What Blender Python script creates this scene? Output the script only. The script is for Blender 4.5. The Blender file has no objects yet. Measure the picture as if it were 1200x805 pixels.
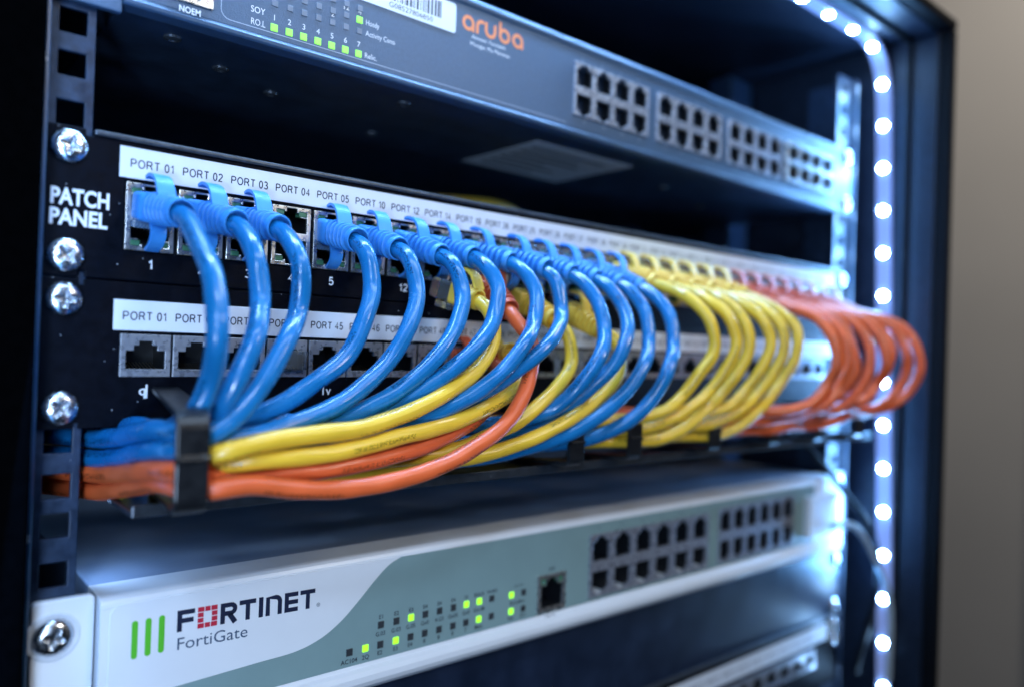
import bpy, bmesh, math, random
from mathutils import Vector, Matrix, Quaternion
random.seed(7)
S = 0.001                      # everything below is written in millimetres
sc = bpy.context.scene
COL = sc.collection

# ------------------------------------------------------------------ camera
cam = bpy.data.cameras.new('camera')
camo = bpy.data.objects.new('camera', cam); COL.objects.link(camo)
camo.location = (-38.47*S, -255.6*S, -16.57*S)
camo.rotation_euler = (math.radians(90.4013), math.radians(-1.9283), math.radians(-40.5685))
cam.sensor_width = 36.0
cam.lens = 903.8/1200*36
cam.clip_start = 0.01; cam.clip_end = 30
cam.dof.use_dof = True
cam.dof.focus_distance = 0.264
cam.dof.aperture_fstop = 4.25
cam.dof.aperture_blades = 0
sc.camera = camo

# ------------------------------------------------------------------ world, lamps, exposure
w = bpy.data.worlds.new('World'); sc.world = w; w.use_nodes = True
bg = w.node_tree.nodes['Background']
bg.inputs[0].default_value = (0.30, 0.45, 0.75, 1); bg.inputs[1].default_value = 0.018
sc.view_settings.view_transform = 'Standard'; sc.view_settings.look = 'None'
sc.view_settings.exposure = 0; sc.view_settings.gamma = 1
sc.cycles.use_denoising = True
sc.cycles.max_bounces = 8; sc.cycles.transmission_bounces = 6; sc.cycles.transparent_max_bounces = 8
sc.cycles.sample_clamp_indirect = 4.0
sc.cycles.caustics_reflective = False; sc.cycles.caustics_refractive = False

def lamp(name, loc, target, power, color, sx, sy=None, shape='RECTANGLE', spread=180):
    l = bpy.data.lights.new(name, 'AREA'); l.energy = power; l.color = color
    l.shape = shape; l.size = sx*S
    if sy: l.size_y = sy*S
    l.spread = math.radians(spread)
    o = bpy.data.objects.new(name, l); COL.objects.link(o)
    o.location = Vector(loc)*S
    d = (Vector(target)-Vector(loc)).normalized()
    o.rotation_euler = d.to_track_quat('-Z', 'Y').to_euler()
    return o
BLUEW = (0.48, 0.68, 1.0)
# a column of round blue-white lamps left of the photographer, a cool panel above, LED strips inside the rack frame with added fills, a neutral room light
for z, y, pw in ((210, -330, .44), (70, -345, .48), (-110, -330, .66)):
    lamp('cool_left_light', (-125, y, z), (70, 0, z*.2), pw*1.08, BLUEW, 48, shape='DISK')
lamp('cool_top_light', (90, -260, 330), (140, -20, 0), 0.9, (0.55, 0.74, 1.0), 420, 40)
lamp('room_light', (420, -620, 330), (230, 0, -40), 1.65, (1.0, 0.95, 0.88), 200, 120)
for z in (95, -40, -120):
    lamp('door_led_light', (-95, -205, z), (40, 0, z*0.5), 0.03, (0.55, 0.74, 1.0), 18, shape='DISK')
lamp('top_strip_light', (140, -12, 199), (140, -42, 0), 1.1, (0.30, 0.57, 1.0), 400, 8, spread=150)
lamp('left_strip_light', (-.6, -19, -20), (200, 60, -40), 0.05, (0.14, 0.42, 1.0), 8, 380)
lamp('right_strip_light', (499, -16, 0), (200, 10, 0), 0.9, (0.16, 0.45, 1.0), 8, 340)
lamp('bay_fill_light', (17, 16, -76), (200, 60, -80), 0.020, (0.30, 0.54, 1.0), 6, 24)  # added unseen lamp behind the rail, brightens the firewall lid
lamp('spill_fill_light', (486, -22, 0), (505, -32, 0), 0.085, (0.14, 0.42, 1.0), 6, 340)  # added unseen lamps facing the frame, for the strip's glow on it
lamp('spill_fill_light', (300, -14, 186), (300, -24, 203), 0.14, (0.14, 0.42, 1.0), 380, 6)
lamp('wall_fill_light', (900, -150, 900), (1400, 230, 0), 6.0, (1.0, 0.93, 0.84), 300, 300)  # added out-of-view fill that brightens the wall behind

# ------------------------------------------------------------------ materials
MATS = {}
def mat(name, base, rough=0.4, metal=0.0, spec=0.5, noise=0.0, nscale=300, bump=0.0, bscale=900, emit=None, estr=0.0,
        trans=0.0, specks=0.0, sss=0.0, coat=0.0, streak=None, ior=None, rnoise=0.0):
    m = bpy.data.materials.new(name); m.use_nodes = True; nt = m.node_tree; N = nt.nodes; L = nt.links
    b = N['Principled BSDF']
    b.inputs['Base Color'].default_value = (*base, 1); b.inputs['Roughness'].default_value = rough
    b.inputs['Metallic'].default_value = metal; b.inputs['Specular IOR Level'].default_value = spec
    b.inputs['Transmission Weight'].default_value = trans; b.inputs['Coat Weight'].default_value = coat
    if ior: b.inputs['IOR'].default_value = ior
    if sss:
        b.inputs['Subsurface Weight'].default_value = sss
        b.inputs['Subsurface Radius'].default_value = (base[0]+.05, base[1]+.05, base[2]+.05)
        b.inputs['Subsurface Scale'].default_value = 0.0015
    if emit:
        b.inputs['Emission Color'].default_value = (*emit, 1); b.inputs['Emission Strength'].default_value = estr
    tc = N.new('ShaderNodeTexCoord')
    col = None
    if noise:
        n = N.new('ShaderNodeTexNoise'); n.inputs['Scale'].default_value = nscale; n.inputs['Detail'].default_value = 6
        L.new(tc.outputs['Object'], n.inputs['Vector'])
        r = N.new('ShaderNodeValToRGB')
        r.color_ramp.elements[0].position = .3; r.color_ramp.elements[1].position = .7
        r.color_ramp.elements[0].color = (*[c*(1-noise) for c in base], 1)
        r.color_ramp.elements[1].color = (*[min(1, c*(1+noise)) for c in base], 1)
        L.new(n.outputs['Fac'], r.inputs['Fac']); col = r.outputs['Color']
        if rnoise:
            mr = N.new('ShaderNodeMapRange'); mr.inputs['From Min'].default_value = .3; mr.inputs['From Max'].default_value = .7
            mr.inputs['To Min'].default_value = max(0.02, rough-rnoise); mr.inputs['To Max'].default_value = rough+rnoise
            L.new(n.outputs['Fac'], mr.inputs['Value']); L.new(mr.outputs['Result'], b.inputs['Roughness'])
    if specks:      # settled dust: tiny pale grains
        v = N.new('ShaderNodeTexVoronoi'); v.inputs['Scale'].default_value = 420; v.inputs['Randomness'].default_value = 1
        L.new(tc.outputs['Object'], v.inputs['Vector'])
        lt = N.new('ShaderNodeMath'); lt.operation = 'LESS_THAN'; lt.inputs[1].default_value = 0.085
        L.new(v.outputs['Distance'], lt.inputs[0])
        sep = N.new('ShaderNodeSeparateColor'); L.new(v.outputs['Color'], sep.inputs[0])
        g = N.new('ShaderNodeMath'); g.operation = 'GREATER_THAN'; g.inputs[1].default_value = 1-specks
        L.new(sep.outputs[0], g.inputs[0])
        mu = N.new('ShaderNodeMath'); mu.operation = 'MULTIPLY'; L.new(lt.outputs[0], mu.inputs[0]); L.new(g.outputs[0], mu.inputs[1])
        mx = N.new('ShaderNodeMix'); mx.data_type = 'RGBA'
        L.new(mu.outputs[0], mx.inputs['Factor'])
        if col: L.new(col, mx.inputs['A'])
        else: mx.inputs['A'].default_value = (*base, 1)
        mx.inputs['B'].default_value = (.35, .38, .42, 1); col = mx.outputs['Result']
    if streak:      # jacket printing: u runs along the cable in mm, v around it
        uv = N.new('ShaderNodeUVMap'); sx = N.new('ShaderNodeSeparateXYZ'); L.new(uv.outputs['UV'], sx.inputs[0])
        cmb = N.new('ShaderNodeCombineXYZ')
        fx = N.new('ShaderNodeMath'); fx.operation = 'MULTIPLY'; fx.inputs[1].default_value = 1.5
        L.new(sx.outputs[0], fx.inputs[0]); L.new(fx.outputs[0], cmb.inputs[0])
        fy = N.new('ShaderNodeMath'); fy.operation = 'MULTIPLY'; fy.inputs[1].default_value = 26
        L.new(sx.outputs[1], fy.inputs[0]); L.new(fy.outputs[0], cmb.inputs[1])
        n2 = N.new('ShaderNodeTexNoise'); n2.inputs['Scale'].default_value = 1.0; n2.inputs['Detail'].default_value = 1.5
        L.new(cmb.outputs[0], n2.inputs['Vector'])
        th = N.new('ShaderNodeMath'); th.operation = 'GREATER_THAN'; th.inputs[1].default_value = .50; L.new(n2.outputs['Fac'], th.inputs[0])
        md = N.new('ShaderNodeMath'); md.operation = 'MODULO'; md.inputs[1].default_value = .3334; L.new(sx.outputs[1], md.inputs[0])
        d = N.new('ShaderNodeMath'); d.operation = 'SUBTRACT'; d.inputs[1].default_value = .16; L.new(md.outputs[0], d.inputs[0])
        ab = N.new('ShaderNodeMath'); ab.operation = 'ABSOLUTE'; L.new(d.outputs[0], ab.inputs[0])
        lt = N.new('ShaderNodeMath'); lt.operation = 'LESS_THAN'; lt.inputs[1].default_value = .045; L.new(ab.outputs[0], lt.inputs[0])
        # printed only on stretches of the jacket
        n3 = N.new('ShaderNodeMath'); n3.operation = 'SINE'
        f3 = N.new('ShaderNodeMath'); f3.operation = 'MULTIPLY'; f3.inputs[1].default_value = .115; L.new(sx.outputs[0], f3.inputs[0]); L.new(f3.outputs[0], n3.inputs[0])
        g3 = N.new('ShaderNodeMath'); g3.operation = 'GREATER_THAN'; g3.inputs[1].default_value = .25; L.new(n3.outputs[0], g3.inputs[0])
        m1 = N.new('ShaderNodeMath'); m1.operation = 'MULTIPLY'; L.new(th.outputs[0], m1.inputs[0]); L.new(lt.outputs[0], m1.inputs[1])
        m2 = N.new('ShaderNodeMath'); m2.operation = 'MULTIPLY'; L.new(m1.outputs[0], m2.inputs[0]); L.new(g3.outputs[0], m2.inputs[1])
        m3 = N.new('ShaderNodeMath'); m3.operation = 'MULTIPLY'; m3.inputs[1].default_value = .72; L.new(m2.outputs[0], m3.inputs[0])
        mx = N.new('ShaderNodeMix'); mx.data_type = 'RGBA'; L.new(m3.outputs[0], mx.inputs['Factor'])
        if col: L.new(col, mx.inputs['A'])
        else: mx.inputs['A'].default_value = (*base, 1)
        mx.inputs['B'].default_value = (base[0]*.12, base[1]*.12, base[2]*.14, 1); col = mx.outputs['Result']
    if col: L.new(col, b.inputs['Base Color'])
    if bump:
        n = N.new('ShaderNodeTexNoise'); n.inputs['Scale'].default_value = bscale; n.inputs['Detail'].default_value = 3
        L.new(tc.outputs['Object'], n.inputs['Vector'])
        bp = N.new('ShaderNodeBump'); bp.inputs['Strength'].default_value = bump; bp.inputs['Distance'].default_value = 0.0004
        L.new(n.outputs['Fac'], bp.inputs['Height']); L.new(bp.outputs['Normal'], b.inputs['Normal'])
    MATS[name] = m
    return m

M_BLACK = mat('black_powder_coat', (.0012, .0022, .0055), .46, spec=.07, noise=.3, bump=.25, bscale=2500, specks=.10, rnoise=.06)
M_RACK = mat('rack_black_paint', (.010, .016, .030), .42, spec=.3, noise=.3, bump=.15, bscale=1500, rnoise=.06)
M_RAIL = mat('rail_dark_steel', (.014, .028, .058), .40, spec=.4, noise=.35, bump=.25, bscale=1800, specks=.12, rnoise=.08)
M_DULL = mat('dull_black_frame', (.0008, .0009, .0012), .8, spec=0, noise=.2)
M_EDGE = mat('black_edge_trim', (.003, .0035, .005), .6, spec=.12, noise=.2)
M_INSIDE = mat('rack_interior', (.004, .006, .010), .6, noise=.3)
M_LIP = mat('dark_satin_lip', (.07, .08, .095), .33, metal=.5, noise=.25, bump=.15)
M_LABEL = mat('white_label_tape', (.70, .74, .80), .45, noise=.03, nscale=120)
M_INK = mat('dark_ink', (.012, .016, .035), .5, noise=.2)
M_WHITEPRINT = mat('white_print', (.75, .78, .82), .5, noise=.05)
M_GREYPRINT = mat('grey_print', (.33, .40, .50), .5, noise=.05)
M_STEEL = mat('nickel_shield', (.62, .60, .57), .30, metal=.9, noise=.18, nscale=500, rnoise=.1)
M_CAGE = mat('port_cage_grey', (.36, .37, .42), .32, metal=.6, noise=.15, nscale=500, rnoise=.1)
M_FLANGE = mat('flange_painted_highlight', (.016, .055, .125), .30, spec=.5, noise=.2, nscale=90)  # blue highlight of the left frame edge put into the base colour
M_STEEL2 = mat('plastic_shield_grey', (.30, .31, .34), .30, metal=.5, noise=.15, nscale=500, rnoise=.1)
M_JACK = mat('jack_black_plastic', (.005, .006, .008), .45, noise=.2)
M_GOLD = mat('contact_gold', (.55, .42, .22), .3, metal=1, noise=.1)
M_GREENPLASTIC = mat('green_light_pipe', (.05, .16, .09), .3, noise=.2, emit=(.1, .5, .25), estr=.03)
M_SCREW = mat('zinc_screw', (.58, .60, .63), .24, metal=1, noise=.12, nscale=700, bump=.2, bscale=700, rnoise=.07)
M_WASHER = mat('pale_washer', (.62, .66, .72), .35, noise=.05)
M_WHITE = mat('white_painted_steel', (.76, .78, .81), .34, noise=.025, nscale=60, bump=.08, bscale=2200)
M_TEAL = mat('teal_grey_overlay', (.22, .325, .325), .34, noise=.03, nscale=90)
M_LID = mat('dusty_steel_lid', (.24, .30, .40), .45, metal=.05, noise=.12, nscale=45, bump=.25, bscale=700, specks=.05, rnoise=.1)
M_SWITCH = mat('blue_lit_switch_paint', (.052, .098, .17), .38, metal=.15, noise=.08, nscale=700, bump=.3, bscale=3000)  # grey paint with the blue LED light mixed into its base colour
M_SWITCHDARK = mat('switch_chassis_dark', (.022, .040, .075), .42, metal=.2, noise=.3, nscale=80, bump=.2, bscale=1400)
M_DARKSTICKER = mat('grey_rating_label', (.42, .46, .50), .5, noise=.1)
M_ORANGELOGO = mat('orange_logo', (.80, .24, .09), .5, noise=.03)
M_GREENLOGO = mat('green_logo', (.10, .50, .03), .45, noise=.03)
M_REDLOGO = mat('red_logo', (.55, .02, .05), .45, noise=.03)
M_NAVY = mat('navy_logo', (.010, .016, .045), .45, noise=.03)
M_NAVY2 = mat('slate_logo', (.06, .10, .17), .45, noise=.03)
M_LEDOFF = mat('led_unlit', (.035, .04, .045), .4, noise=.1)
M_LEDDIM = mat('led_unlit_pale', (.11, .15, .21), .4, noise=.1)
M_LEDON = mat('led_lit_lime', (.1, .4, .02), .4, emit=(.36, 1.0, .03), estr=1.5, noise=.05)
M_LEDON2 = mat('led_lit_yellow_green', (.08, .35, .04), .4, emit=(.30, 1.0, .10), estr=1.1, noise=.05)
M_TAPE = mat('glowing_strip_silicone', (.16, .19, .30), .4, emit=(.34, .46, 1.0), estr=.36, noise=.05)
M_DOT = mat('white_led_dot', (.9, .95, 1), .4, emit=(.30, .58, 1.0), estr=300, noise=.02)
M_GLOSSBLACK = mat('gloss_black_panel', (.006, .014, .036), .40, spec=.8, noise=.3, nscale=60, bump=.05, rnoise=.05)
M_CLIP = mat('black_nylon', (.008, .009, .011), .32, noise=.2, bump=.15, bscale=900, rnoise=.05)
M_TRAY = mat('blue_grey_tray', (.05, .06, .075), .3, metal=.5, noise=.25, specks=.08)
M_CORD = mat('black_cord_pvc', (.006, .008, .012), .6, spec=.2, noise=.2)
M_PALECORD = mat('pale_cord_pvc', (.34, .40, .44), .35, noise=.1)
M_CLEAR = mat('clear_polycarbonate', (.86, .90, .92), .06, trans=.92, ior=1.45, noise=.02)
M_CLEARBLUE = mat('tinted_polycarbonate', (.35, .60, .95), .10, trans=.75, ior=1.45, noise=.02)
M_WALL = mat('beige_wall_paint', (.45, .425, .395), .7, noise=.04, nscale=4, bump=.1, bscale=60)
M_WALL2 = mat('pale_door_frame', (.58, .56, .55), .5, noise=.03, nscale=5)
JACKET = {'blue': mat('blue_pvc_jacket', (.007, .148, .385), .27, noise=.10, nscale=120, bump=.12, bscale=260, streak=.30, rnoise=.05, coat=.15),
          'yellow': mat('yellow_pvc_jacket', (.78, .48, .035), .33, noise=.07, nscale=120, bump=.12, bscale=260, streak=.62, rnoise=.05, coat=.1),
          'orange': mat('orange_pvc_jacket', (.70, .115, .030), .36, noise=.08, nscale=120, bump=.12, bscale=260, streak=.52, rnoise=.05, coat=.1)}
BOOT = {'blue': mat('blue_boot_rubber', (.040, .250, .64), .40, noise=.06, nscale=200, bump=.1),
        'yellow': mat('yellow_boot_rubber', (.78, .50, .06), .42, noise=.06, nscale=200, bump=.1),
        'orange': mat('orange_boot_rubber', (.58, .095, .035), .45, noise=.06, nscale=200, bump=.1)}

# ------------------------------------------------------------------ mesh helpers
class MB:
    """collects shapes in millimetres; build() links them as one mesh object"""
    def __init__(s): s.v = []; s.f = []; s.uv = None
    def add(s, vs, fs):
        n = len(s.v); s.v += [tuple(p) for p in vs]; s.f += [tuple(i+n for i in f) for f in fs]
    def box(s, x0, x1, y0, y1, z0, z1):
        s.add([(x0,y0,z0),(x1,y0,z0),(x1,y1,z0),(x0,y1,z0),(x0,y0,z1),(x1,y0,z1),(x1,y1,z1),(x0,y1,z1)],
              [(0,3,2,1),(4,5,6,7),(0,1,5,4),(1,2,6,5),(2,3,7,6),(3,0,4,7)])
        return s
    def prism(s, pts, y0, y1):
        """polygon given in XZ (counter-clockwise seen from -Y), from front y0 to back y1"""
        n = len(pts)
        s.add([(x,y0,z) for x,z in pts]+[(x,y1,z) for x,z in pts],
              [tuple(range(n)), tuple(reversed(range(n,2*n)))]+[(i,i+n,(i+1)%n+n,(i+1)%n) for i in range(n)])
        return s
    def extrude_x(s, pts, x0, x1):
        """closed YZ profile swept along X"""
        n = len(pts)
        s.add([(x0,y,z) for y,z in pts]+[(x1,y,z) for y,z in pts],
              [tuple(range(n)), tuple(reversed(range(n,2*n)))]+[(i,i+n,(i+1)%n+n,(i+1)%n) for i in range(n)])
        return s
    def plate(s, x0, x1, z0, z1, y0, y1, holes):
        """plate facing -Y with rectangular holes (x0,x1,z0,z1); touching holes merge"""
        xs = sorted({x0,x1}|{h[0] for h in holes}|{h[1] for h in holes}); zs = sorted({z0,z1}|{h[2] for h in holes}|{h[3] for h in holes})
        xs = [x for x in xs if x0<=x<=x1]; zs = [z for z in zs if z0<=z<=z1]
        solid = {}
        for i in range(len(xs)-1):
            for j in range(len(zs)-1):
                cx = (xs[i]+xs[i+1])/2; cz = (zs[j]+zs[j+1])/2
                solid[i,j] = not any(h[0]<cx<h[1] and h[2]<cz<h[3] for h in holes)
        vid = {}
        def V(i,j,k):
            if (i,j,k) not in vid: vid[i,j,k] = len(s.v); s.v.append((xs[i], y0 if k==0 else y1, zs[j]))
            return vid[i,j,k]
        for (i,j),ok in solid.items():
            if not ok: continue
            s.f.append((V(i,j,0),V(i+1,j,0),V(i+1,j+1,0),V(i,j+1,0)))
            s.f.append((V(i,j,1),V(i,j+1,1),V(i+1,j+1,1),V(i+1,j,1)))
            if not solid.get((i-1,j)): s.f.append((V(i,j,0),V(i,j+1,0),V(i,j+1,1),V(i,j,1)))
            if not solid.get((i+1,j)): s.f.append((V(i+1,j,0),V(i+1,j,1),V(i+1,j+1,1),V(i+1,j+1,0)))
            if not solid.get((i,j-1)): s.f.append((V(i,j,0),V(i,j,1),V(i+1,j,1),V(i+1,j,0)))
            if not solid.get((i,j+1)): s.f.append((V(i,j+1,0),V(i+1,j+1,0),V(i+1,j+1,1),V(i,j+1,1)))
        return s
    def stroke(s, pts, wd, y, closed=False, cap=True):
        """flat painted stroke of width wd along XZ points, on the plane Y = y"""
        P = [Vector(p) for p in pts]; n = len(P); L = []; Rr = []
        for i in range(n):
            if closed: a, b = P[i-1], P[(i+1)%n]
            else: a, b = P[max(0,i-1)], P[min(n-1,i+1)]
            t = (b-a).normalized(); q = Vector((-t.y,t.x))*wd/2
            L.append(P[i]+q); Rr.append(P[i]-q)
        vs = [(p.x,y,p.y) for p in L]+[(p.x,y,p.y) for p in Rr]
        fs = [(i+n,(i+1)%n+n,(i+1)%n,i) for i in range(n if closed else n-1)]
        s.add(vs, fs)
        if cap and not closed:
            for c in (P[0],P[-1]): s.disc(c.x, c.y, wd/2, y-.003)
        return s
    def disc(s, x, z, r, y, n=20):
        s.add([(x+r*math.cos(2*math.pi*i/n), y, z+r*math.sin(2*math.pi*i/n)) for i in range(n)], [tuple(range(n))]); return s
    def rings(s, R, close=True, caps=True):
        """skin successive rings of points"""
        n = len(R[0]); b = len(s.v)
        for r in R: s.v += [tuple(p) for p in r]
        for k in range(len(R)-1):
            for i in range(n if close else n-1):
                j = (i+1)%n
                s.f.append((b+k*n+i, b+k*n+j, b+(k+1)*n+j, b+(k+1)*n+i))
        if caps:
            s.f.append(tuple(b+i for i in reversed(range(n)))); s.f.append(tuple(b+(len(R)-1)*n+i for i in range(n)))
        return s
    def mesh(s, name, m, smooth=False, fix=True):
        me = bpy.data.meshes.new(name)
        me.from_pydata([(x*S,y*S,z*S) for x,y,z in s.v], [], s.f)
        if s.uv:
            l = me.uv_layers.new(name='UVMap')
            for lp in me.loops: l.data[lp.index].uv = s.uv[lp.vertex_index]
        if fix:
            bm = bmesh.new(); bm.from_mesh(me); bmesh.ops.recalc_face_normals(bm, faces=bm.faces); bm.to_mesh(me); bm.free()
        if smooth: me.polygons.foreach_set('use_smooth', [True]*len(me.polygons))
        me.materials.append(m); me.update()
        return me
    def build(s, name, m, parent=None, bevel=0, smooth=False, fix=True, seg=2):
        o = bpy.data.objects.new(name, s.mesh(name, m, smooth, fix)); COL.objects.link(o)
        if parent is not None: o.parent = parent
        if bevel:
            md = o.modifiers.new('bevel','BEVEL'); md.width = bevel*S; md.segments = seg; md.limit_method = 'ANGLE'; md.angle_limit = math.radians(35)
        return o

def thing(name, label, cat, loc=(0,0,0), group=None, kind=None):
    o = bpy.data.objects.new(name, None); COL.objects.link(o); o.location = Vector(loc)*S
    o.empty_display_size = .01
    o['label'] = label; o['category'] = cat
    if group: o['group'] = group
    if kind: o['kind'] = kind
    return o
def link_copy(src, name, parent, loc=None):
    c = src.copy(); c.name = name; COL.objects.link(c); c.parent = parent
    if loc is not None: c.location = Vector(loc)*S
    return c
def copy_part(src, parent, loc):
    """copy of a part with its sub-parts"""
    c = src.copy(); COL.objects.link(c); c.parent = parent; c.location = Vector(loc)*S
    for ch in src.children:
        d = ch.copy(); COL.objects.link(d); d.parent = c
    return c

_tc = {}
def glyphs(txt, bold=0.0, spacing=1.0):
    k = (txt, bold, spacing)
    if k not in _tc:
        cu = bpy.data.curves.new('lettering','FONT'); cu.body = txt; cu.size = 1; cu.offset = bold; cu.space_character = spacing
        cu.resolution_u = 3
        o = bpy.data.objects.new('lettering', cu); COL.objects.link(o)
        bpy.context.view_layer.update()
        me = bpy.data.meshes.new_from_object(o.evaluated_get(bpy.context.evaluated_depsgraph_get()))
        _tc[k] = ([tuple(v.co) for v in me.vertices], [tuple(p.vertices) for p in me.polygons])
        bpy.data.objects.remove(o); bpy.data.curves.remove(cu); bpy.data.meshes.remove(me)
    return _tc[k]
_cap = [None]
def text(mb, txt, x, z, h, y, w=None, align='l', bold=0.0, spacing=1.0, horizontal=False):
    """cap height h, left/centre x, baseline z, optional total width w; faces -Y (or lies face-down on z=y if horizontal)"""
    if _cap[0] is None:
        _cap[0] = max(v[1] for v in glyphs('H')[0])
    vs, fs = glyphs(txt, bold, spacing)
    if not vs: return
    x0 = min(v[0] for v in vs); x1 = max(v[0] for v in vs)
    sz = h/_cap[0]; sx = sz if w is None else w/(x1-x0)
    off = x - x0*sx if align=='l' else (x-(x1+x0)/2*sx if align=='c' else x-x1*sx)
    if horizontal: mb.add([(off+v[0]*sx, z-v[1]*sz, y) for v in vs], fs)
    else: mb.add([(off+v[0]*sx, y, z+v[1]*sz) for v in vs], fs)

def spline(P, step):
    P = [Vector(p) for p in P]; Q = [2*P[0]-P[1]]+P+[2*P[-1]-P[-2]]; out = []
    for i in range(len(P)-1):
        p0,p1,p2,p3 = Q[i:i+4]
        t0 = 0; t1 = t0+max(1e-4,(p1-p0).length)**.5; t2 = t1+max(1e-4,(p2-p1).length)**.5; t3 = t2+max(1e-4,(p3-p2).length)**.5
        n = max(1, int((p2-p1).length/step))
        for k in range(n):
            t = t1+(t2-t1)*k/n
            A1 = (t1-t)/(t1-t0)*p0+(t-t0)/(t1-t0)*p1; A2 = (t2-t)/(t2-t1)*p1+(t-t1)/(t2-t1)*p2; A3 = (t3-t)/(t3-t2)*p2+(t-t2)/(t3-t2)*p3
            B1 = (t2-t)/(t2-t0)*A1+(t-t0)/(t2-t0)*A2; B2 = (t3-t)/(t3-t1)*A2+(t-t1)/(t3-t1)*A3
            out.append((t2-t)/(t2-t1)*B1+(t-t1)/(t2-t1)*B2)
    out.append(P[-1]); return out
def tube(path, r, n=20, ripple=0.0, phase=0.0, step=1.3, origin=(0,0,0), smooth_it=2):
    """a round cable swept along a smooth path, with the slow ripple the twisted pairs press into the jacket; uv in mm / turns"""
    pts = spline(path, step)
    for _ in range(smooth_it): pts = [pts[0]]+[(pts[i-1]+2*pts[i]+pts[i+1])/4 for i in range(1,len(pts)-1)]+[pts[-1]]
    mb = MB(); mb.uv = []; R = []; s = 0
    t = (pts[1]-pts[0]).normalized(); up = Vector((0,0,1)); u = (up-t*up.dot(t)).normalized(); O = Vector(origin)
    for i,p in enumerate(pts):
        tn = (pts[min(i+1,len(pts)-1)]-pts[max(i-1,0)]).normalized()
        u = (u-tn*u.dot(tn)).normalized(); v = tn.cross(u)
        if i: s += (p-pts[i-1]).length
        ring = []
        for k in range(n+1):
            a = 2*math.pi*k/n
            rr = r*(1+ripple*(math.cos(2*a-s*.40+phase)*.6+math.cos(3*a+s*.27+phase*2)*.5+math.cos(s*.22+phase)*.35))
            ring.append(p-O+(u*math.cos(a)+v*math.sin(a))*rr); mb.uv.append((s, k/n))
        R.append(ring)
    mb.rings(R, close=False, caps=False)
    return mb

def _ell(cx,cz,rx,rz,a0,a1,n=16): return [(cx+rx*math.cos(math.radians(a0+(a1-a0)*i/n)), cz+rz*math.sin(math.radians(a0+(a1-a0)*i/n))) for i in range(n+1)]
GL = {  # plain grotesque capitals and figures, centre lines on a unit cap height: advance width, strokes
 'P': (.60,[[(0,0),(0,1)],[(0,1),(.36,1)]+_ell(.36,.74,.24,.26,90,-90,10)+[(0,.48)]]),
 'O': (.74,[_ell(.37,.5,.37,.5,0,360,28)]),
 'R': (.64,[[(0,0),(0,1)],[(0,1),(.37,1)]+_ell(.37,.755,.23,.245,90,-90,10)+[(0,.51)],[(.32,.51),(.44,.44),(.64,0)]]),
 'T': (.62,[[(0,1),(.62,1)],[(.31,1),(.31,0)]]),
 'A': (.74,[[(0,0),(.34,1)],[(.74,0),(.40,1)],[(.13,.27),(.61,.27)]]),
 'C': (.68,[_ell(.36,.5,.36,.5,42,318,24)]),
 'H': (.62,[[(0,0),(0,1)],[(.62,0),(.62,1)],[(0,.53),(.62,.53)]]),
 'N': (.68,[[(0,0),(0,1)],[(.03,1),(.65,0)],[(.68,0),(.68,1)]]),
 'E': (.54,[[(.54,1),(0,1),(0,0),(.54,0)],[(0,.53),(.5,.53)]]),
 'L': (.48,[[(0,1),(0,0),(.48,0)]]),
 '0': (.48,[_ell(.24,.5,.24,.5,0,360,24)]),
 '1': (.26,[[(0,.76),(.13,.84),(.24,1),(.24,0)]]),
 '2': (.48,[_ell(.24,.74,.24,.26,165,-35,12)+[(.02,.08),(0,0),(.48,0)]]),
 '3': (.48,[_ell(.22,.755,.21,.245,150,-80,12)+_ell(.23,.26,.25,.26,80,-155,14)]),
 '4': (.50,[[(.36,0),(.36,1),(0,.30),(.50,.30)]]),
 '5': (.48,[[(.44,1),(.09,1),(.03,.53)]+_ell(.23,.31,.25,.31,130,-155,16)]),
 '6': (.48,[_ell(.24,.30,.24,.30,0,360,18),[(0,.30),(.02,.55)]+_ell(.26,.66,.25,.34,160,35,10)]),
 '7': (.46,[[(0,1),(.46,1),(.24,.5),(.15,0)]]),
 '8': (.48,[_ell(.24,.755,.20,.245,0,360,16),_ell(.24,.265,.24,.265,0,360,16)]),
 '9': (.48,[_ell(.24,.70,.24,.30,0,360,18),[(.48,.70),(.46,.45)]+_ell(.22,.34,.25,.34,-20,-145,10)]),
}
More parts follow.
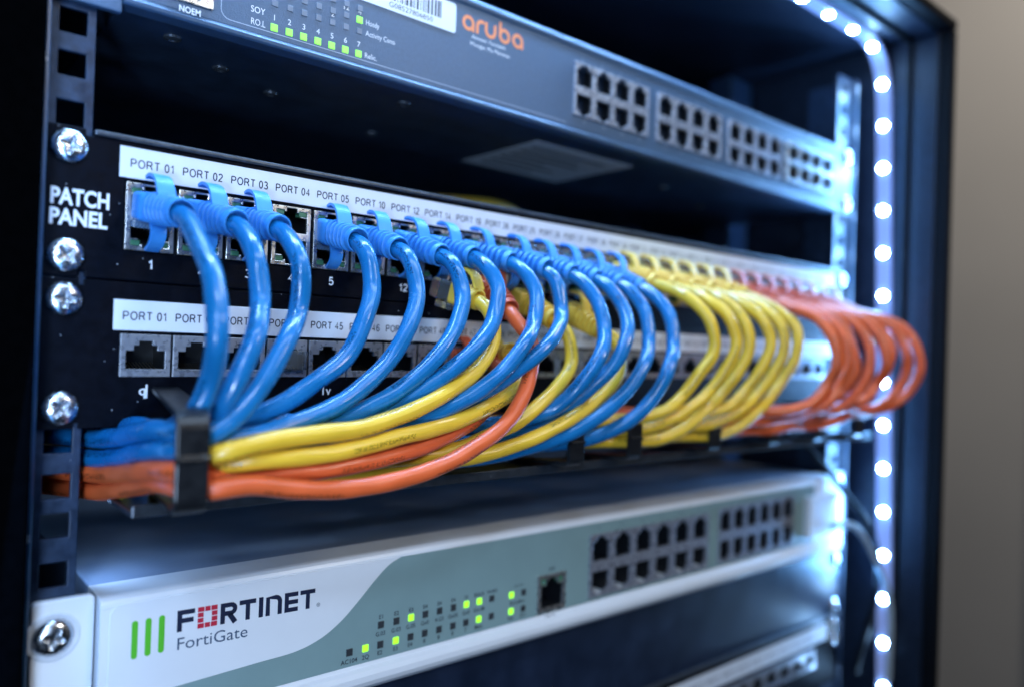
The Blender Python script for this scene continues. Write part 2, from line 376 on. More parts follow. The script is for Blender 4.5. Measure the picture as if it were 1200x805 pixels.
def stext(mb, txt, x, z, ht, y, w=None, align='l', t=.115, gap=.16):
    """lettering drawn with even strokes; same arguments as text()"""
    adv = 0; items = []
    for ch in txt:
        if ch == ' ': adv += .34+gap*.3; continue
        gw, st = GL[ch]; items.append((adv, st)); adv += gw+t+gap
    tot = adv-gap
    k = ht if w is None else w/tot
    off = x if align=='l' else (x-tot*k/2 if align=='c' else x-tot*k)
    iz = 1-t; n = 0
    for a, st in items:
        for pl in st:
            closed = len(pl) > 12 and (Vector(pl[0])-Vector(pl[-1])).length < 1e-4
            P = [((a+t/2+px)*k/ht, t/2+pz*iz) for px,pz in pl]
            if closed: P = P[:-1]
            m0 = len(mb.v)
            yy = y-.004*(n%3); n += 1
            # mitred stroke in unit space, then scaled
            Q = [Vector(q) for q in P]; N = len(Q); Lf = []; Rt = []
            for i in range(N):
                if closed: p0, p1 = Q[i-1], Q[(i+1)%N]
                else: p0, p1 = Q[max(0,i-1)], Q[min(N-1,i+1)]
                d0 = (Q[i]-p0); d1 = (p1-Q[i])
                d0 = d0.normalized() if d0.length > 1e-6 else d1.normalized(); d1 = d1.normalized() if d1.length > 1e-6 else d0
                tn = d0+d1; tn = tn.normalized() if tn.length > 1e-6 else d0
                q = Vector((-tn.y,tn.x)); c = max(.7, abs(q.dot(Vector((-d0.y,d0.x)))))
                q *= t/2/c
                Lf.append(Q[i]+q); Rt.append(Q[i]-q)
            vs = [(off+p.x*ht,yy,z+p.y*ht) for p in Lf]+[(off+p.x*ht,yy,z+p.y*ht) for p in Rt]
            mb.add(vs, [(i+N,(i+1)%N+N,(i+1)%N,i) for i in range(N if closed else N-1)])

# ================================================================== the room behind
t = MB(); t.box(1480, 1500, -900, 1400, -1000, 1400)
wall = t.build('wall', M_WALL); wall['kind'] = 'structure'
fr = MB(); fr.box(1448, 1479, 60, 133, -1000, 1400); fr.box(1440, 1479, 133, 139, -1000, 1400)
frame = fr.build('door_frame', M_WALL2, bevel=2); frame['label'] = 'pale blurred door frame edge on the beige wall at the far right'; frame['category'] = 'door frame'

# ================================================================== rack cabinet
rack = thing('server_rack', 'black steel equipment rack cabinet that holds all the mounted units', 'rack', (0,0,-260))
RO = Vector((0,0,-260))
def rk(mb, name, m, bevel=0, **k):
    mb.v = [(a-RO.x,b-RO.y,c-RO.z) for a,b,c in mb.v]
    return mb.build(name, m, rack, bevel, **k)
rk(MB().box(505, 511, -47, 420, -260, 203), 'side_panel', M_RACK, .6)
rk(MB().box(-60, -1.0, -16, 420, -260, 203), 'side_panel', M_DULL, 1.2)
rk(MB().box(-60, 511, -47, 420, 203.2, 209), 'top_panel', M_RACK, .6)
rk(MB().box(-.9, 504.7, 410, 420, -260, 203), 'back_panel', M_INSIDE)
rk(MB().box(-60, 511, -40, 420, -280, -260.2), 'bottom_panel', M_INSIDE)
# rubber door gasket round the opening
g = MB(); g.box(505.6, 512, -56, -47.2, -260, 203.6); g.box(-60, 512, -56, -47.2, 203.8, 210.5); rk(g, 'door_gasket', M_EDGE, 1.5)
g = MB(); g.box(501.5, 504.9, -31, -28.4, -258, 199.5); g.box(0, 504.9, -31, -28.4, 199.7, 203.1); rk(g, 'sealing_ridge', M_EDGE, .8)
# rails with square cage-nut holes
lh = [75.2, 62.6, 48.2, 38.1, 22.2, 6.35, -6.35, -22.2, -38.1, -47.9, -61.2, -72.7, -87.1, -101, -115, -130, -145, -160, -175, 89, 103, 118, 133, 150, 165]
r = MB(); r.plate(1.0, 14.3, -255, 195, 1.7, 3.4, [(4.6,11.9,z-3.6,z+3.6) for z in lh]); rk(r, 'mounting_rail', M_RAIL, .35)
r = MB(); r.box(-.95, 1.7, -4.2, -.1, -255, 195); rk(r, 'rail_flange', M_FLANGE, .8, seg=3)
rh = [-250+15.0*i for i in range(29)]
r = MB(); r.plate(466.5, 485, -255, 178, 1.7, 3.6, [(471.4,478.8,z-3.6,z+3.6) for z in rh]); rk(r, 'mounting_rail', M_RAIL, .35)
r = MB(); r.box(485.2, 489, -1.5, 34, -255, 178); rk(r, 'rail_flange', M_RAIL, .8)
r = MB(); r.box(430, 446, 150, 165, -255, 200); r.box(470,500,90,110,-255,200); rk(r, 'rear_post', M_RAIL, 1)
# pressed-in rail unit numbers
n = MB(); text(n, '6', -.35, 59.8, 2.6, -4.24, w=1.45); rk(n, 'rail_number', M_GREYPRINT, fix=False)
n = MB(); text(n, '3', -.3, -75.6, 2.6, -4.24, w=1.4); rk(n, 'rail_number', M_GREYPRINT, fix=False)
n = MB(); n.disc(9.9, 47.0, .35, 30, 10); rk(n, 'green_indicator', M_LEDON, fix=False)

# ================================================================== LED strip
LT = Vector((504, -14, -150))
strip = thing('led_strip', 'glowing white LED strip bent round the upper right corner of the rack', 'light strip', LT)
def strip_point(s):
    """centre line: down the right side, a rounded corner, then left under the top panel; s in mm from the corner start"""
    R = 34.0
    if s < 0: return Vector((504.0, -12.2+(-s)*.0, 169+s)), Vector((-1,0,0))
    q = R*math.pi/2
    if s < q:
        a = s/R; return Vector((504-R+R*math.cos(a), -12.0, 169+R*math.sin(a))), Vector((-math.cos(a),0,-math.sin(a)))
    return Vector((504-R-(s-q), -11.5, 169+R)), Vector((0,0,-1))
def drift(z): return -(176-z)*.030 if z < 176 else 0
R = []
for k in range(-440, 520, 4):
    p, nrm = strip_point(k); p = p+Vector((0, drift(p.z), 0)); wob = .5*math.sin(k*.05)
    R.append([p+Vector((0,-5.2,0))+nrm*(.2+wob*.2), p+Vector((0,-4.6,0))+nrm*1.7, p+Vector((0,4.6,0))+nrm*1.7, p+Vector((0,5.2,0))+nrm*(.2+wob*.2)])
mb = MB(); mb.rings([[q-LT for q in r] for r in R], caps=True); mb.build('silicone_tape', M_TAPE, strip, smooth=False)
dotme = None
for i in range(33):
    s = 7.5-29.6*(i-1) if i > 0 else 37
    if i >= 16: s = 66+32.5*(i-16)
    if s > 520 or s < -440: continue
    p, nrm = strip_point(s); p = p+Vector((0, drift(p.z), 0))+nrm*1.75
    if dotme is None:
        d = MB()
        prof = [(2.55,0),(2.5,.35),(2.0,.8),(1.0,1.05),(.05,1.12)]
        d.rings([[Vector((q*math.cos(a), q*math.sin(a), h)) for a in [2*math.pi*j/16 for j in range(16)]] for q,h in prof])
        dotme = d.mesh('led_dot', M_DOT, True)
    o = bpy.data.objects.new('led_dot', dotme); COL.objects.link(o); o.parent = strip
    o.location = (p-LT)*S; o.rotation_mode = 'QUATERNION'; o.rotation_quaternion = nrm.to_track_quat('Z','Y')

# ================================================================== screws (pan head, cross recess)
def screw_mesh():
    mb = MB(); NR, NT = 20, 72; Rm = 5.0; R = []
    for i in range(NR+1):
        r = Rm*(1-i/NR)
        ring = []
        for k in range(NT):
            a = 2*math.pi*k/NT
            x, z = r*math.cos(a), r*math.sin(a)
            h = 2.5*math.sqrt(max(0, 1-(r/5.05)**2.6))
            # phillips cross, widening to a star at its centre
            xa, za = abs(x), abs(z)
            arm = lambda u, v: max(0, 1-max(0,(u-2.3))/.5)*max(0, min(1, (0.95-.18*u-v)/.3+.5)) if u < 2.8 else 0
            c = max(arm(xa,za), arm(za,xa))
            c = max(0, min(1, c)); dep = 1.35*c*(1-.35*min(1,r/2.8))
            ring.append(Vector((x, -.3-h+dep, z)))
        if i == NR: ring = [Vector((.01*math.cos(2*math.pi*k/NT), ring[0].y, .01*math.sin(2*math.pi*k/NT))) for k in range(NT)]
        R.append(ring)
    R.insert(0, [Vector((p.x, .05, p.z)) for p in R[0]])
    mb.rings(R)
    return mb.mesh('screw', M_SCREW, True)
SCREW = screw_mesh()
def screw(parent, x, z, origin, y=0, rot=0, scale=1):
    o = bpy.data.objects.new('screw', SCREW); COL.objects.link(o); o.parent = parent
    o.location = (Vector((x,y,z))-Vector(origin))*S; o.rotation_euler = (0, rot, 0); o.scale = (scale,)*3
    return o

# ================================================================== jacks
def local(mb, o): mb.v = [(a-o[0],b-o[1],c-o[2]) for a,b,c in mb.v]; return mb
def liner_box(mb, x0, x1, z0, z1, y0, y1):
    """open-fronted pocket"""
    mb.add([(x0,y0,z0),(x1,y0,z0),(x1,y0,z1),(x0,y0,z1),(x0,y1,z0),(x1,y1,z0),(x1,y1,z1),(x0,y1,z1)],
           [(4,5,6,7),(0,4,7,3),(1,2,6,5),(3,7,6,2),(0,1,5,4)])
def jack_holes(cx, z0, up=True, w=11.6, h=6.2):
    if up: return [(cx-w/2,cx+w/2,z0,z0+h),(cx-w*.30,cx+w*.30,z0+h,z0+h+1.6),(cx-w*.17,cx+w*.17,z0+h+1.6,z0+h+3.0)]
    return [(cx-w/2,cx+w/2,z0-h,z0),(cx-w*.30,cx+w*.30,z0-h-1.6,z0-h),(cx-w*.17,cx+w*.17,z0-h-3.0,z0-h-1.6)]
def contacts(mb, cx, zb, zs, y0=2.5):
    for i in range(8):
        x = cx-3.6+i*1.02
        mb.add([(x-.2,y0,zb),(x+.2,y0,zb),(x+.2,y0+6,zb+zs),(x-.2,y0+6,zb+zs)], [(0,1,2,3)])

def make_single_port(parent):
    """shielded keystone jack, 14.8 x 13 mm, origin at its centre on the panel face"""
    p = MB(); H = jack_holes(0, -4.1, True, 11.4, 5.6)
    p.plate(-7.35, 7.35, -6.5, 6.5, -.55, .8, H)
    port = p.build('port', M_STEEL2, parent, .18)
    q = MB(); liner_box(q, -5.9, 5.9, -4.3, 5.2, .8, 13); q.build('jack_body', M_JACK, port, fix=False)
    c = MB(); contacts(c, 0, -3.9, 1.6); c.build('contacts', M_GOLD, port, fix=False)
    return port
def make_double_port(parent):
    """stacked pair of jacks in one shield, 14.2 x 20.6 mm, latch notches above and below"""
    p = MB(); H = jack_holes(0, 1.3, True, 11.2, 5.4)+jack_holes(0, -1.3, False, 11.2, 5.4)
    H += [(-5.6,-2.6,7.1,8.9),(2.6,5.6,7.1,8.9),(-5.6,-2.6,-8.9,-7.1),(2.6,5.6,-8.9,-7.1)]
    p.plate(-7.1, 7.1, -10.3, 10.3, -.6, .8, H)
    port = p.build('port', M_STEEL, parent, .18)
    q = MB(); liner_box(q, -5.7, 5.7, 1.2, 9.8, .8, 13); liner_box(q, -5.7, 5.7, -9.8, -1.2, .8, 13); q.build('jack_body', M_JACK, port, fix=False)
    c = MB(); contacts(c, 0, 1.5, 1.4); contacts(c, 0, -1.5, -1.4); c.build('contacts', M_GOLD, port, fix=False)
    for sx in (-1, 1):
        for sz in (-1, 1):
            a, b = sorted((sx*2.75, sx*5.5)); c0, c1 = sorted((sz*7.2, sz*8.8))
            MB().box(a, b, -.35, 3, c0, c1).build('light_pipe', M_GREENPLASTIC, port, .2)
    return port

PXX = lambda k: 30.7+15.4*(k-1)
# ------------------------------------------------------------------ upper patch panel
A0 = (241, 0, 22)
up_panel = thing('patch_bay', 'upper black patch panel lettered PATCH PANEL, its ports filled with blue, yellow and orange plugs', 'patch panel', A0)
pl = MB()
pl.plate(1.2, 482, .2, 44.2, 0, 1.5, [(PXX(k)-7.25,PXX(k)+7.25,9.6,30.4) for k in range(1,29)]+[(12.3,14.1,42.2,44.3),(11.6,13.2,.1,2.0)])
local(pl, A0).build('face_plate', M_BLACK, up_panel, .45)
lip = MB().box(14.3, 470, -1.5, -.05, 42.5, 44.2); local(lip, A0).build('top_lip', M_LIP, up_panel, .6)
lab = MB().box(21.5, 466, -.35, -.02, 31.5, 41.0); labo = local(lab, A0).build('label_strip', M_LABEL, up_panel, .12)
nums = ['01','02','03','04','05','10','12','14','19','26','25','26','27','28','30','31','32','33','34','35','36','37','38','39','40','41','42','43']
tx = MB()
for i, nn in enumerate(nums): stext(tx, 'PORT '+nn, PXX(i+1)+.1, 34.75, 2.75, -.42, w=12.6, align='c', t=.14)
local(tx, A0).build('lettering', M_INK, labo, fix=False)
tx = MB(); text(tx, 'PATCH', 3.7, 21.1, 4.5, -.06, w=15.4, bold=.030); text(tx, 'PANEL', 3.6, 15.2, 4.4, -.06, w=15.2, bold=.030)
local(tx, A0).build('panel_lettering', M_WHITEPRINT, up_panel, fix=False)
for k, nn in zip((1,2,3,4,5,6,7), '1 2 3 4 5 6 12'.split()):
    tx = MB(); stext(tx, nn, PXX(k)+.6, 4.1, 3.1, -.06, align='c', t=.17); local(tx, A0).build('port_number', M_WHITEPRINT, up_panel, fix=False)
port2 = make_double_port(up_panel); port2.location = (Vector((PXX(1), 0, 20.0))-Vector(A0))*S
for k in range(2, 29): copy_part(port2, up_panel, Vector((PXX(k), 0, 20.0))-Vector(A0))
for x, z, r in ((8,38.1,.3),(8,6.35,.9),(474.6,38.1,.2),(474.6,6.35,.5)): screw(up_panel, x, z, A0, rot=r)

# ------------------------------------------------------------------ lower patch panel
B0 = (241, 0, -22)
lo_panel = thing('patch_bay', 'lower black patch panel whose single row of silver ports sits behind the hanging blue cables', 'patch panel', B0)
PL = lambda k: 30.8+15.4*(k-1)
pl = MB(); pl.plate(1.2, 482, -44.3, -.2, 0, 1.5, [(PL(k)-7.45,PL(k)+7.45,-29.0,-15.9) for k in range(1,29)]+[(11.6,13.2,-2.0,-.1),(11.4,13.0,-44.4,-42.6)])
local(pl, B0).build('face_plate', M_BLACK, lo_panel, .45)
lab = MB().box(21.3, 466, -.35, -.02, -14.9, -5.6); labo = local(lab, B0).build('label_strip', M_LABEL, lo_panel, .12)
tx = MB()
for i, nn in enumerate(['01','02','04','03','45','46','47','48','47','49','50','51']+[str(52+j) for j in range(16)]): stext(tx, 'PORT '+nn, PL(i+1)-.6, -11.8, 2.75, -.42, w=12.6, align='c', t=.14)
local(tx, B0).build('lettering', M_INK, labo, fix=False)
tx = MB(); text(tx, 'q', 29.3, -34.6, 3.0, -.06, bold=.012); tx.box(31.2, 31.8, -.09, -.05, -35.6, -31.4); local(tx, B0).build('port_number', M_WHITEPRINT, lo_panel, fix=False)
tx = MB(); text(tx, '1v', 91.0, -35.3, 3.0, -.06, bold=.012); local(tx, B0).build('port_number', M_WHITEPRINT, lo_panel, fix=False)
port1 = make_single_port(lo_panel); port1.location = (Vector((PL(1), 0, -22.45))-Vector(B0))*S
for k in range(2, 29): copy_part(port1, lo_panel, Vector((PL(k), 0, -22.45))-Vector(B0))
# broken-off clear plug tip left in the fourth jack
MB().box(-4.6, 5.4, -3.2, 8, -4.4, 2.2).build('clear_plug_tip', M_CLEAR, lo_panel, .5).location = (Vector((PL(4)+1, 0, -22))-Vector(B0))*S
for x, z, r in ((8,-6.35,.1),(8,-38.1,.7),(474.6,-6.35,.2),(474.6,-38.1,.5)): screw(lo_panel, x, z, B0, rot=r)

# ------------------------------------------------------------------ cable manager under the panels
C0 = (241, 0, -66)
mgr = thing('cable_manager', 'black cable manager bar with a row of square rings under the patch panels', 'cable manager', C0)
bar = MB(); bar.box(22, 472, -24, 1.2, -67.2, -65.6); bar.box(22, 472, -25.2, -24.1, -67.2, -63.6); local(bar, C0).build('tray', M_TRAY, mgr, .4)
def ring_mesh(x, parent, slant, front=-52.1, ztop=-35.6):
    prof = [(0.0,-33.2),(-30,-34.8),(-46,-35.6)]
    for a in (100,120,140,160,178): prof.append((-47.6+4.6*math.cos(math.radians(a)), -40.4+4.6*math.sin(math.radians(a))))
    prof += [(-52.2,-46.9),(-52.9,-47.2),(-52.9,-48.1),(-52.2,-48.4),(-52.1,-56)]
    for a in (184,200,220,240,262): prof.append((-47.4+4.7*math.cos(math.radians(a)), -56.9+4.7*math.sin(math.radians(a))))
    prof += [(-40,-62.0),(-24,-63.2),(0,-65.4)]
    prof = [(y*front/-52.1, -65.4+(z+65.4)*(ztop+65.4)/(-35.6+65.4)) for y,z in prof]
    n = len(prof); R = []
    for i in range(n):
        a = Vector(prof[max(0,i-1)]); b = Vector(prof[min(n-1,i+1)]); tt = (b-a).normalized(); nn = Vector((tt.y,-tt.x))*1.7
        y, z = prof[i]; xo = x+slant*(1-y/front)
        R.append([Vector((xo,y,z)),Vector((xo+8.2,y,z)),Vector((xo+8.2,y-nn.x,z-nn.y)),Vector((xo,y-nn.x,z-nn.y))])
    mb = MB(); mb.rings(R); return local(mb, C0).build('cable_ring', M_CLIP, parent, .45)
ring_mesh(23.3, mgr, 9.7, -57, -34.6)
for x in (180, 216, 275, 328, 376, 424): ring_mesh(x, mgr, 0, -38, -45)

# ------------------------------------------------------------------ upper network switch
D0 = (241, 120, 83)
sw = thing('network_switch', 'grey network switch with the orange aruba logo at the top of the rack', 'network switch', D0)
def sp(mb, name, m, bevel=0, parent=sw, **k): return local(mb, D0).build(name, m, parent, bevel, **k)
sp(MB().box(20.8, 470, 4, 300, 83.6, 127), 'chassis', M_SWITCHDARK, .5)
prof = [(5,83.4),(-1.2,83.4),(-1.9,83.9),(-2.1,85.0),(-1.6,85.7),(-1.5,86.3),(-1.5,122.8),(-1.2,123.2),(-1.9,123.8),(-2.2,125.2),(-1.7,126.8),(-.4,127.7),(5,127.8)]
fp = MB(); fp.extrude_x([q for q in prof if q[1] < 87]+[(5,86.3)], 20.6, 466); fp.extrude_x([(5,122.8)]+[q for q in prof if q[1] > 122], 20.6, 466)
fp.plate(20.6, 466, 86.3, 122.8, -1.5, 5, [(a-.1+1,c-1+.1,93.4,116.3) for a,c in ((211,264),(271,327),(334,390),(396,452))]+[(34,43.5,90.5,101.5)])
front = sp(fp, 'front_panel', M_SWITCH, .25)
sp(MB().box(1.2, 20.4, -1.3, 1.4, 80.4, 127.5), 'rack_ear', M_SWITCH, .5)
sp(MB().box(466.3, 483, -1.3, 1.4, 83.6, 127.5), 'rack_ear', M_SWITCH, .5)
# printed line round the display area
ln = MB(); cx0, zb, rr = 49.6, 88.0, 3.0
pts = [(cx0,122)]+[(cx0,zb+rr)]+[(cx0+rr-rr*math.cos(a), zb+rr-rr*math.sin(a)) for a in (.4,.8,1.2)]+[(cx0+rr,zb),(207,zb)]
ln.stroke(pts, .28, -1.56, cap=False); sp(ln, 'printed_outline', M_GREYPRINT, fix=False)
E0 = Vector(D0)
def cell(mb, x, z, y, s=2.4): mb.add([(x-s/2,y,z-s/2),(x+s/2,y,z-s/2),(x+s/2,y,z+s/2),(x-s/2,y,z+s/2)],[(0,1,2,3)])
xs7 = [67.6,73.0,78.3,83.7,89.1,94.5,99.9]
def led(x, z, m, y=-1.5, s=2.5): 
    o = MB().box(x-s/2, x+s/2, y-.25, y+.2, z-s/2, z+s/2); return sp(o, 'indicator', m, .15)
for i, x in enumerate(xs7):
    led(x, 89.9, M_LEDON2)
    led(x, 98.2, M_LEDDIM if True else None, s=2.2)
    led(x, 102.4, M_LEDON2 if i==6 else M_LEDDIM, s=2.5 if i==6 else 2.2)
    led(x, 106.6, M_LEDDIM, s=2.2)
tx = MB()
for i, x in enumerate(xs7):
    text(tx, str(i+1), x, 92.4, 1.9, -1.56, align='c')
    text(tx, ['7','8','9','8','2','12','4'][i], x, 104.4 if i>4 else 100.3, 1.9, -1.56, align='c') if i>3 else None
text(tx, 'SOY', 59.4, 93.0, 2.1, -1.56, w=4.9); text(tx, 'RO.L', 59.6, 88.9, 2.1, -1.56, w=4.9)
text(tx, 'Hosdy', 102.6, 101.4, 1.9, -1.56, w=5.6); text(tx, 'Activity Cono', 102.6, 97.4, 1.9, -1.56, w=12.6); text(tx, 'Relic.', 102.6, 89.2, 1.9, -1.56, w=5.0)
text(tx, 'NOEM', 36.4, 85.9, 1.9, -2.16, w=6.6, bold=.02)
sp(tx, 'printing', M_WHITEPRINT, fix=False)
# rounded white bar-code label
def rrect(x0,x1,z0,z1,r,n=5):
    P = []
    for cx,cz,a0 in ((x1-r,z0+r,-90),(x1-r,z1-r,0),(x0+r,z1-r,90),(x0+r,z0+r,180)):
        P += [(cx+r*math.cos(math.radians(a0+90*i/n)), cz+r*math.sin(math.radians(a0+90*i/n))) for i in range(n+1)]
    return P
st = MB(); st.prism(rrect(97.5,143.2,109.9,121.8,1.2), -1.72, -1.45); sto = sp(st, 'bar_code_label', M_LABEL, .05)
bc = MB(); x = 112
rnd = random.Random(3)
while x < 135.5:
    wd = rnd.choice((.3,.3,.6,.9)); bc.add([(x,-1.76,113.9),(x+wd,-1.76,113.9),(x+wd,-1.76,120.5),(x,-1.76,120.5)],[(0,1,2,3)]); x += wd+rnd.choice((.3,.5,.8))
text(bc, 'G08527806850', 112, 111.2, 1.9, -1.76, w=20); sp(bc, 'bar_code', M_INK, parent=sto, fix=False); sto.children[0].location = (0,0,0)
# the orange word mark, drawn with round strokes
lg = MB(); h = 4.6; y = -1.58; zl = 111.6; wd = 1.45
def arc(cx,cz,r,a0,a1,n=18): return [(cx+r*math.cos(math.radians(a0+(a1-a0)*i/n)), cz+r*math.sin(math.radians(a0+(a1-a0)*i/n))) for i in range(n+1)]
Lg = [0]
def la(x): r=2.45; lg.stroke(arc(x+r,zl+r,r,0,360),wd,y,cap=False); lg.stroke([(x+2*r,zl+r),(x+2*r,zl)],wd,y-.01); return 2*r
X = 147.2; la(X); X += 7.1
lg.stroke([(X,zl),(X,zl+2.6)]+arc(X+2.3,zl+2.6,2.3,180,75,10),wd,y); X += 4.6
lg.stroke([(X,zl+4.9),(X,zl+2.4)]+arc(X+2.4,zl+2.4,2.4,180,360,14)+[(X+4.8,zl+4.9)],wd,y); X += 7.6
lg.stroke(arc(X+2.45,zl+2.45,2.45,0,360),wd,y,cap=False); lg.stroke([(X,zl+2.45),(X,zl+7.2)],wd,y-.01); X += 7.4
la(X)
lg.v = [(a, b, c+2.2) for a,b,c in lg.v]
sp(lg, 'orange_wordmark', M_ORANGELOGO, fix=False)
tx = MB(); text(tx, 'Aimosit Yamsaoh', 151.5, 110.6, 1.5, -1.57, w=18); text(tx, 'Woogie. Mu Moranan', 150.6, 107.6, 1.6, -1.57, w=21.5); sp(tx, 'printing', M_WHITEPRINT, fix=False)
# console socket cut off by the picture edge
c = MB(); c.plate(33, 47, 89.2, 103, -2.3, -1.4, [(34.5,43,91,101)]); co = sp(c, 'console_port', M_STEEL, .2)
q = MB(); liner_box(q, 34.3, 43.2, 90.8, 101.2, -1.4, 8); sp(q, 'jack_body', M_JACK, parent=co, fix=False).location = (0,0,0)
def block(parent, spf, x0, x1, z0, z1, cols, y, m, pipes=True, origin=D0, pw=.78, hh=.62, skew=0):
    """two rows of jacks in a plated frame"""
    pitch = (x1-x0)/cols; hz = (z1-z0)/2; holes = []; subs = []
    for i in range(cols):
        cx = x0+pitch*(i+.5); w_ = pitch*pw
        for row in (0,1):
            zc = z0+hz*(row+.5)
            up = row == 1
            ho = hz*hh
            za, zb = zc-ho/2-.5+(0 if up else .9), zc+ho/2-1.0+(0 if up else .6)
            holes += [(cx-w_/2,cx+w_/2,za,zb)]
            if up: holes += [(cx-w_*.30,cx+w_*.30,zb,zb+1.3),(cx-w_*.16,cx+w_*.16,zb+1.3,zb+2.3)]
            else: holes += [(cx-w_*.30,cx+w_*.30,za-1.3,za),(cx-w_*.16,cx+w_*.16,za-2.1,za-1.3)]
            subs.append((cx,w_,za-2.2,zb+2.4) if False else (cx,w_,za-(0 if up else 2.1),zb+(2.3 if up else 0)))
    b = MB(); b.plate(x0, x1, z0, z1, y-1.0, y+.6, holes)
    bo = spf(b, 'port_block', m, .2)
    for cx,w_,za,zb in subs:
        q = MB(); liner_box(q, cx-w_/2-.1, cx+w_/2+.1, za-.1, zb+.1, y+.5, y+11)
        qo = local(q, origin).build('port', M_JACK, bo, fix=False)
    return bo
for x0, x1, cols in ((211,264,4),(271,327,4),(334,390,4)): block(sw, sp, x0, x1, 92.5, 117.2, cols, -1.5, M_CAGE, hh=.68)
sfp = MB(); sfp.plate(396, 452, 93, 117, -3.2, -1.0, [(398+14*i,409.5+14*i,z,z+9) for i in range(4) for z in (94.6,106.2)]); sfo = sp(sfp, 'fibre_cage', M_STEEL, .3)
q = MB()
for i in range(4):
    for z in (94.6,106.2): liner_box(q, 397.9+14*i, 409.6+14*i, z-.1, z+9.1, -1, 10)
sp(q, 'jack_body', M_JACK, parent=sfo, fix=False).location = (0,0,0)
tx = MB()
for x0, cols, d in ((211,4,53),(271,4,56),(334,4,56)):
    for i in range(cols): text(tx, str(2*i+1), x0+d/cols*(i+.4), 118.2, 1.5, -1.57, align='c'); text(tx, str(2*i+2), x0+d/cols*(i+.6), 89.9, 1.5, -1.57, align='c')
sp(tx, 'port_number', M_GREYPRINT, fix=False)
for x, z, r in ((474.6,121.5,.4),(474.6,89.7,.1),(8,121.5,.3),): screw(sw, x, z, D0, y=-1.3, rot=r)
# underside: screws, dimples and the rating label
for x, yy in ((39.9,15.9),(62.2,33.5),(87.4,47.1),(132.4,18.4),(146.3,68.5),(330,40),(395,60)):
    d = MB(); d.rings([[Vector((x+q*math.cos(a), yy+q*math.sin(a), z)) for a in [2*math.pi*j/20 for j in range(20)]] for q,z in ((3.0,83.7),(2.8,82.9),(1.6,82.6),(1.2,83.1),(.1,83.2))])
    sp(d, 'base_screw', M_LIP, smooth=False)
rl = MB().box(208, 278, 19, 79, 83.25, 83.58); rlo = sp(rl, 'rating_label', M_DARKSTICKER, .1)
tx = MB()
for i in range(6): tx.add([(214,yy,83.2),(214+[52,40,48,30,44,36][i],yy,83.2),(214+[52,40,48,30,44,36][i],yy+2.6,83.2),(214,yy+2.6,83.2)] if False else [(x_,y_,83.2) for x_,y_ in ((214,28+8*i),(214+[52,40,48,30,44,36][i],28+8*i),(214+[52,40,48,30,44,36][i],30.4+8*i),(214,30.4+8*i))],[(0,1,2,3)])
sp(tx, 'small_print', M_INK, parent=rlo, fix=False).location = (0,0,0)

# ------------------------------------------------------------------ firewall
F0 = (241, 120, -120)
fw = thing('firewall', 'white and teal FORTINET FortiGate firewall under the cables with lime indicator lights', 'firewall', F0)
def fpz(mb, name, m, bevel=0, parent=fw, **k): return local(mb, F0).build(name, m, parent, bevel, **k)
fpz(MB().box(20.2, 470, 11.2, 320, -145, -95.0), 'chassis_lid', M_LID, .6)
prof = [(11,-94.4),(-2.2,-94.4),(-3.6,-94.7),(-4.7,-95.4),(-5.2,-96.4),(-5.3,-97.6),(-5.3,-134.4),(-5.7,-135.6),(-7.2,-136.6),(-7.9,-138.2),(-7.9,-140.4),(-7.0,-142.3),(-4.6,-144.4),(-1.5,-145.6),(11,-145.6)]
FH = [(228.3,320.7,-131.6,-103.4),(331.8,410.2,-131.4,-102.2),(195.6,211.2,-132.4,-117.2)]
bz = MB(); bz.extrude_x([q for q in prof if q[1] > -98 and q[0] < 11]+[(11,-97.6),(11,-94.4)], 19.6, 471)
bz.extrude_x([q for q in prof if q[1] < -134]+[(11,-134.4)], 19.6, 471); bz.plate(19.6, 471, -134.4, -97.6, -5.3, 11, FH); fpz(bz, 'bezel', M_WHITE, .3)
ear = MB(); ear.prism(rrect(2.7,18.9,-146,-93.6,1.4), -1.6, 1.2); fpz(ear, 'rack_ear', M_WHITE, .4)
ear = MB(); ear.prism(rrect(471.6,484,-146,-93.6,1.4), -1.6, 1.2); fpz(ear, 'rack_ear', M_WHITE, .4)
wsh = MB(); wsh.rings([[Vector((8.2+q*math.cos(a), yy, -104+q*math.sin(a))) for a in [2*math.pi*j/40 for j in range(40)]] for q,yy in ((7.2,-1.55),(7.2,-1.75),(6.6,-1.95),(5.4,-1.7),(.1,-1.7))]); fpz(wsh, 'washer', M_WASHER, smooth=False)
screw(fw, 8.2, -104, F0, y=-1.5, rot=.35, scale=1.06); screw(fw, 476.5, -100, F0, y=-1.6, rot=.2); screw(fw, 476.5, -139, F0, y=-1.6)
lp = [q for q in rrect(22.2,466,-134.2,-97.0,3.2,8) if q[0] < 100]
ov = MB(); ov.prism([(190,-134.2),(190,-97.0)]+lp, -5.55, -5.2); ov.plate(190, 466, -134.2, -97.0, -5.55, -5.2, FH); ovo = fpz(ov, 'front_overlay', M_WHITE, .08)
cur = spline([(123.5,0,-97.2),(118.5,0,-99.2),(112.2,0,-104.3),(105.3,0,-111.0),(98.6,0,-116.8),(91.5,0,-121.0),(82.5,0,-123.6),(67.3,0,-124.4),(40.1,0,-125.6),(22.3,0,-126.4)], 1.5)
tl = [(c.x,c.z) for c in cur]+[(22.3,-131.2)]+[(22.3+3-3*math.cos(a),-131.2-2.9*math.sin(a)) for a in (.5,1.0,1.57)]+[(190,-134.1),(190,-97.2)]
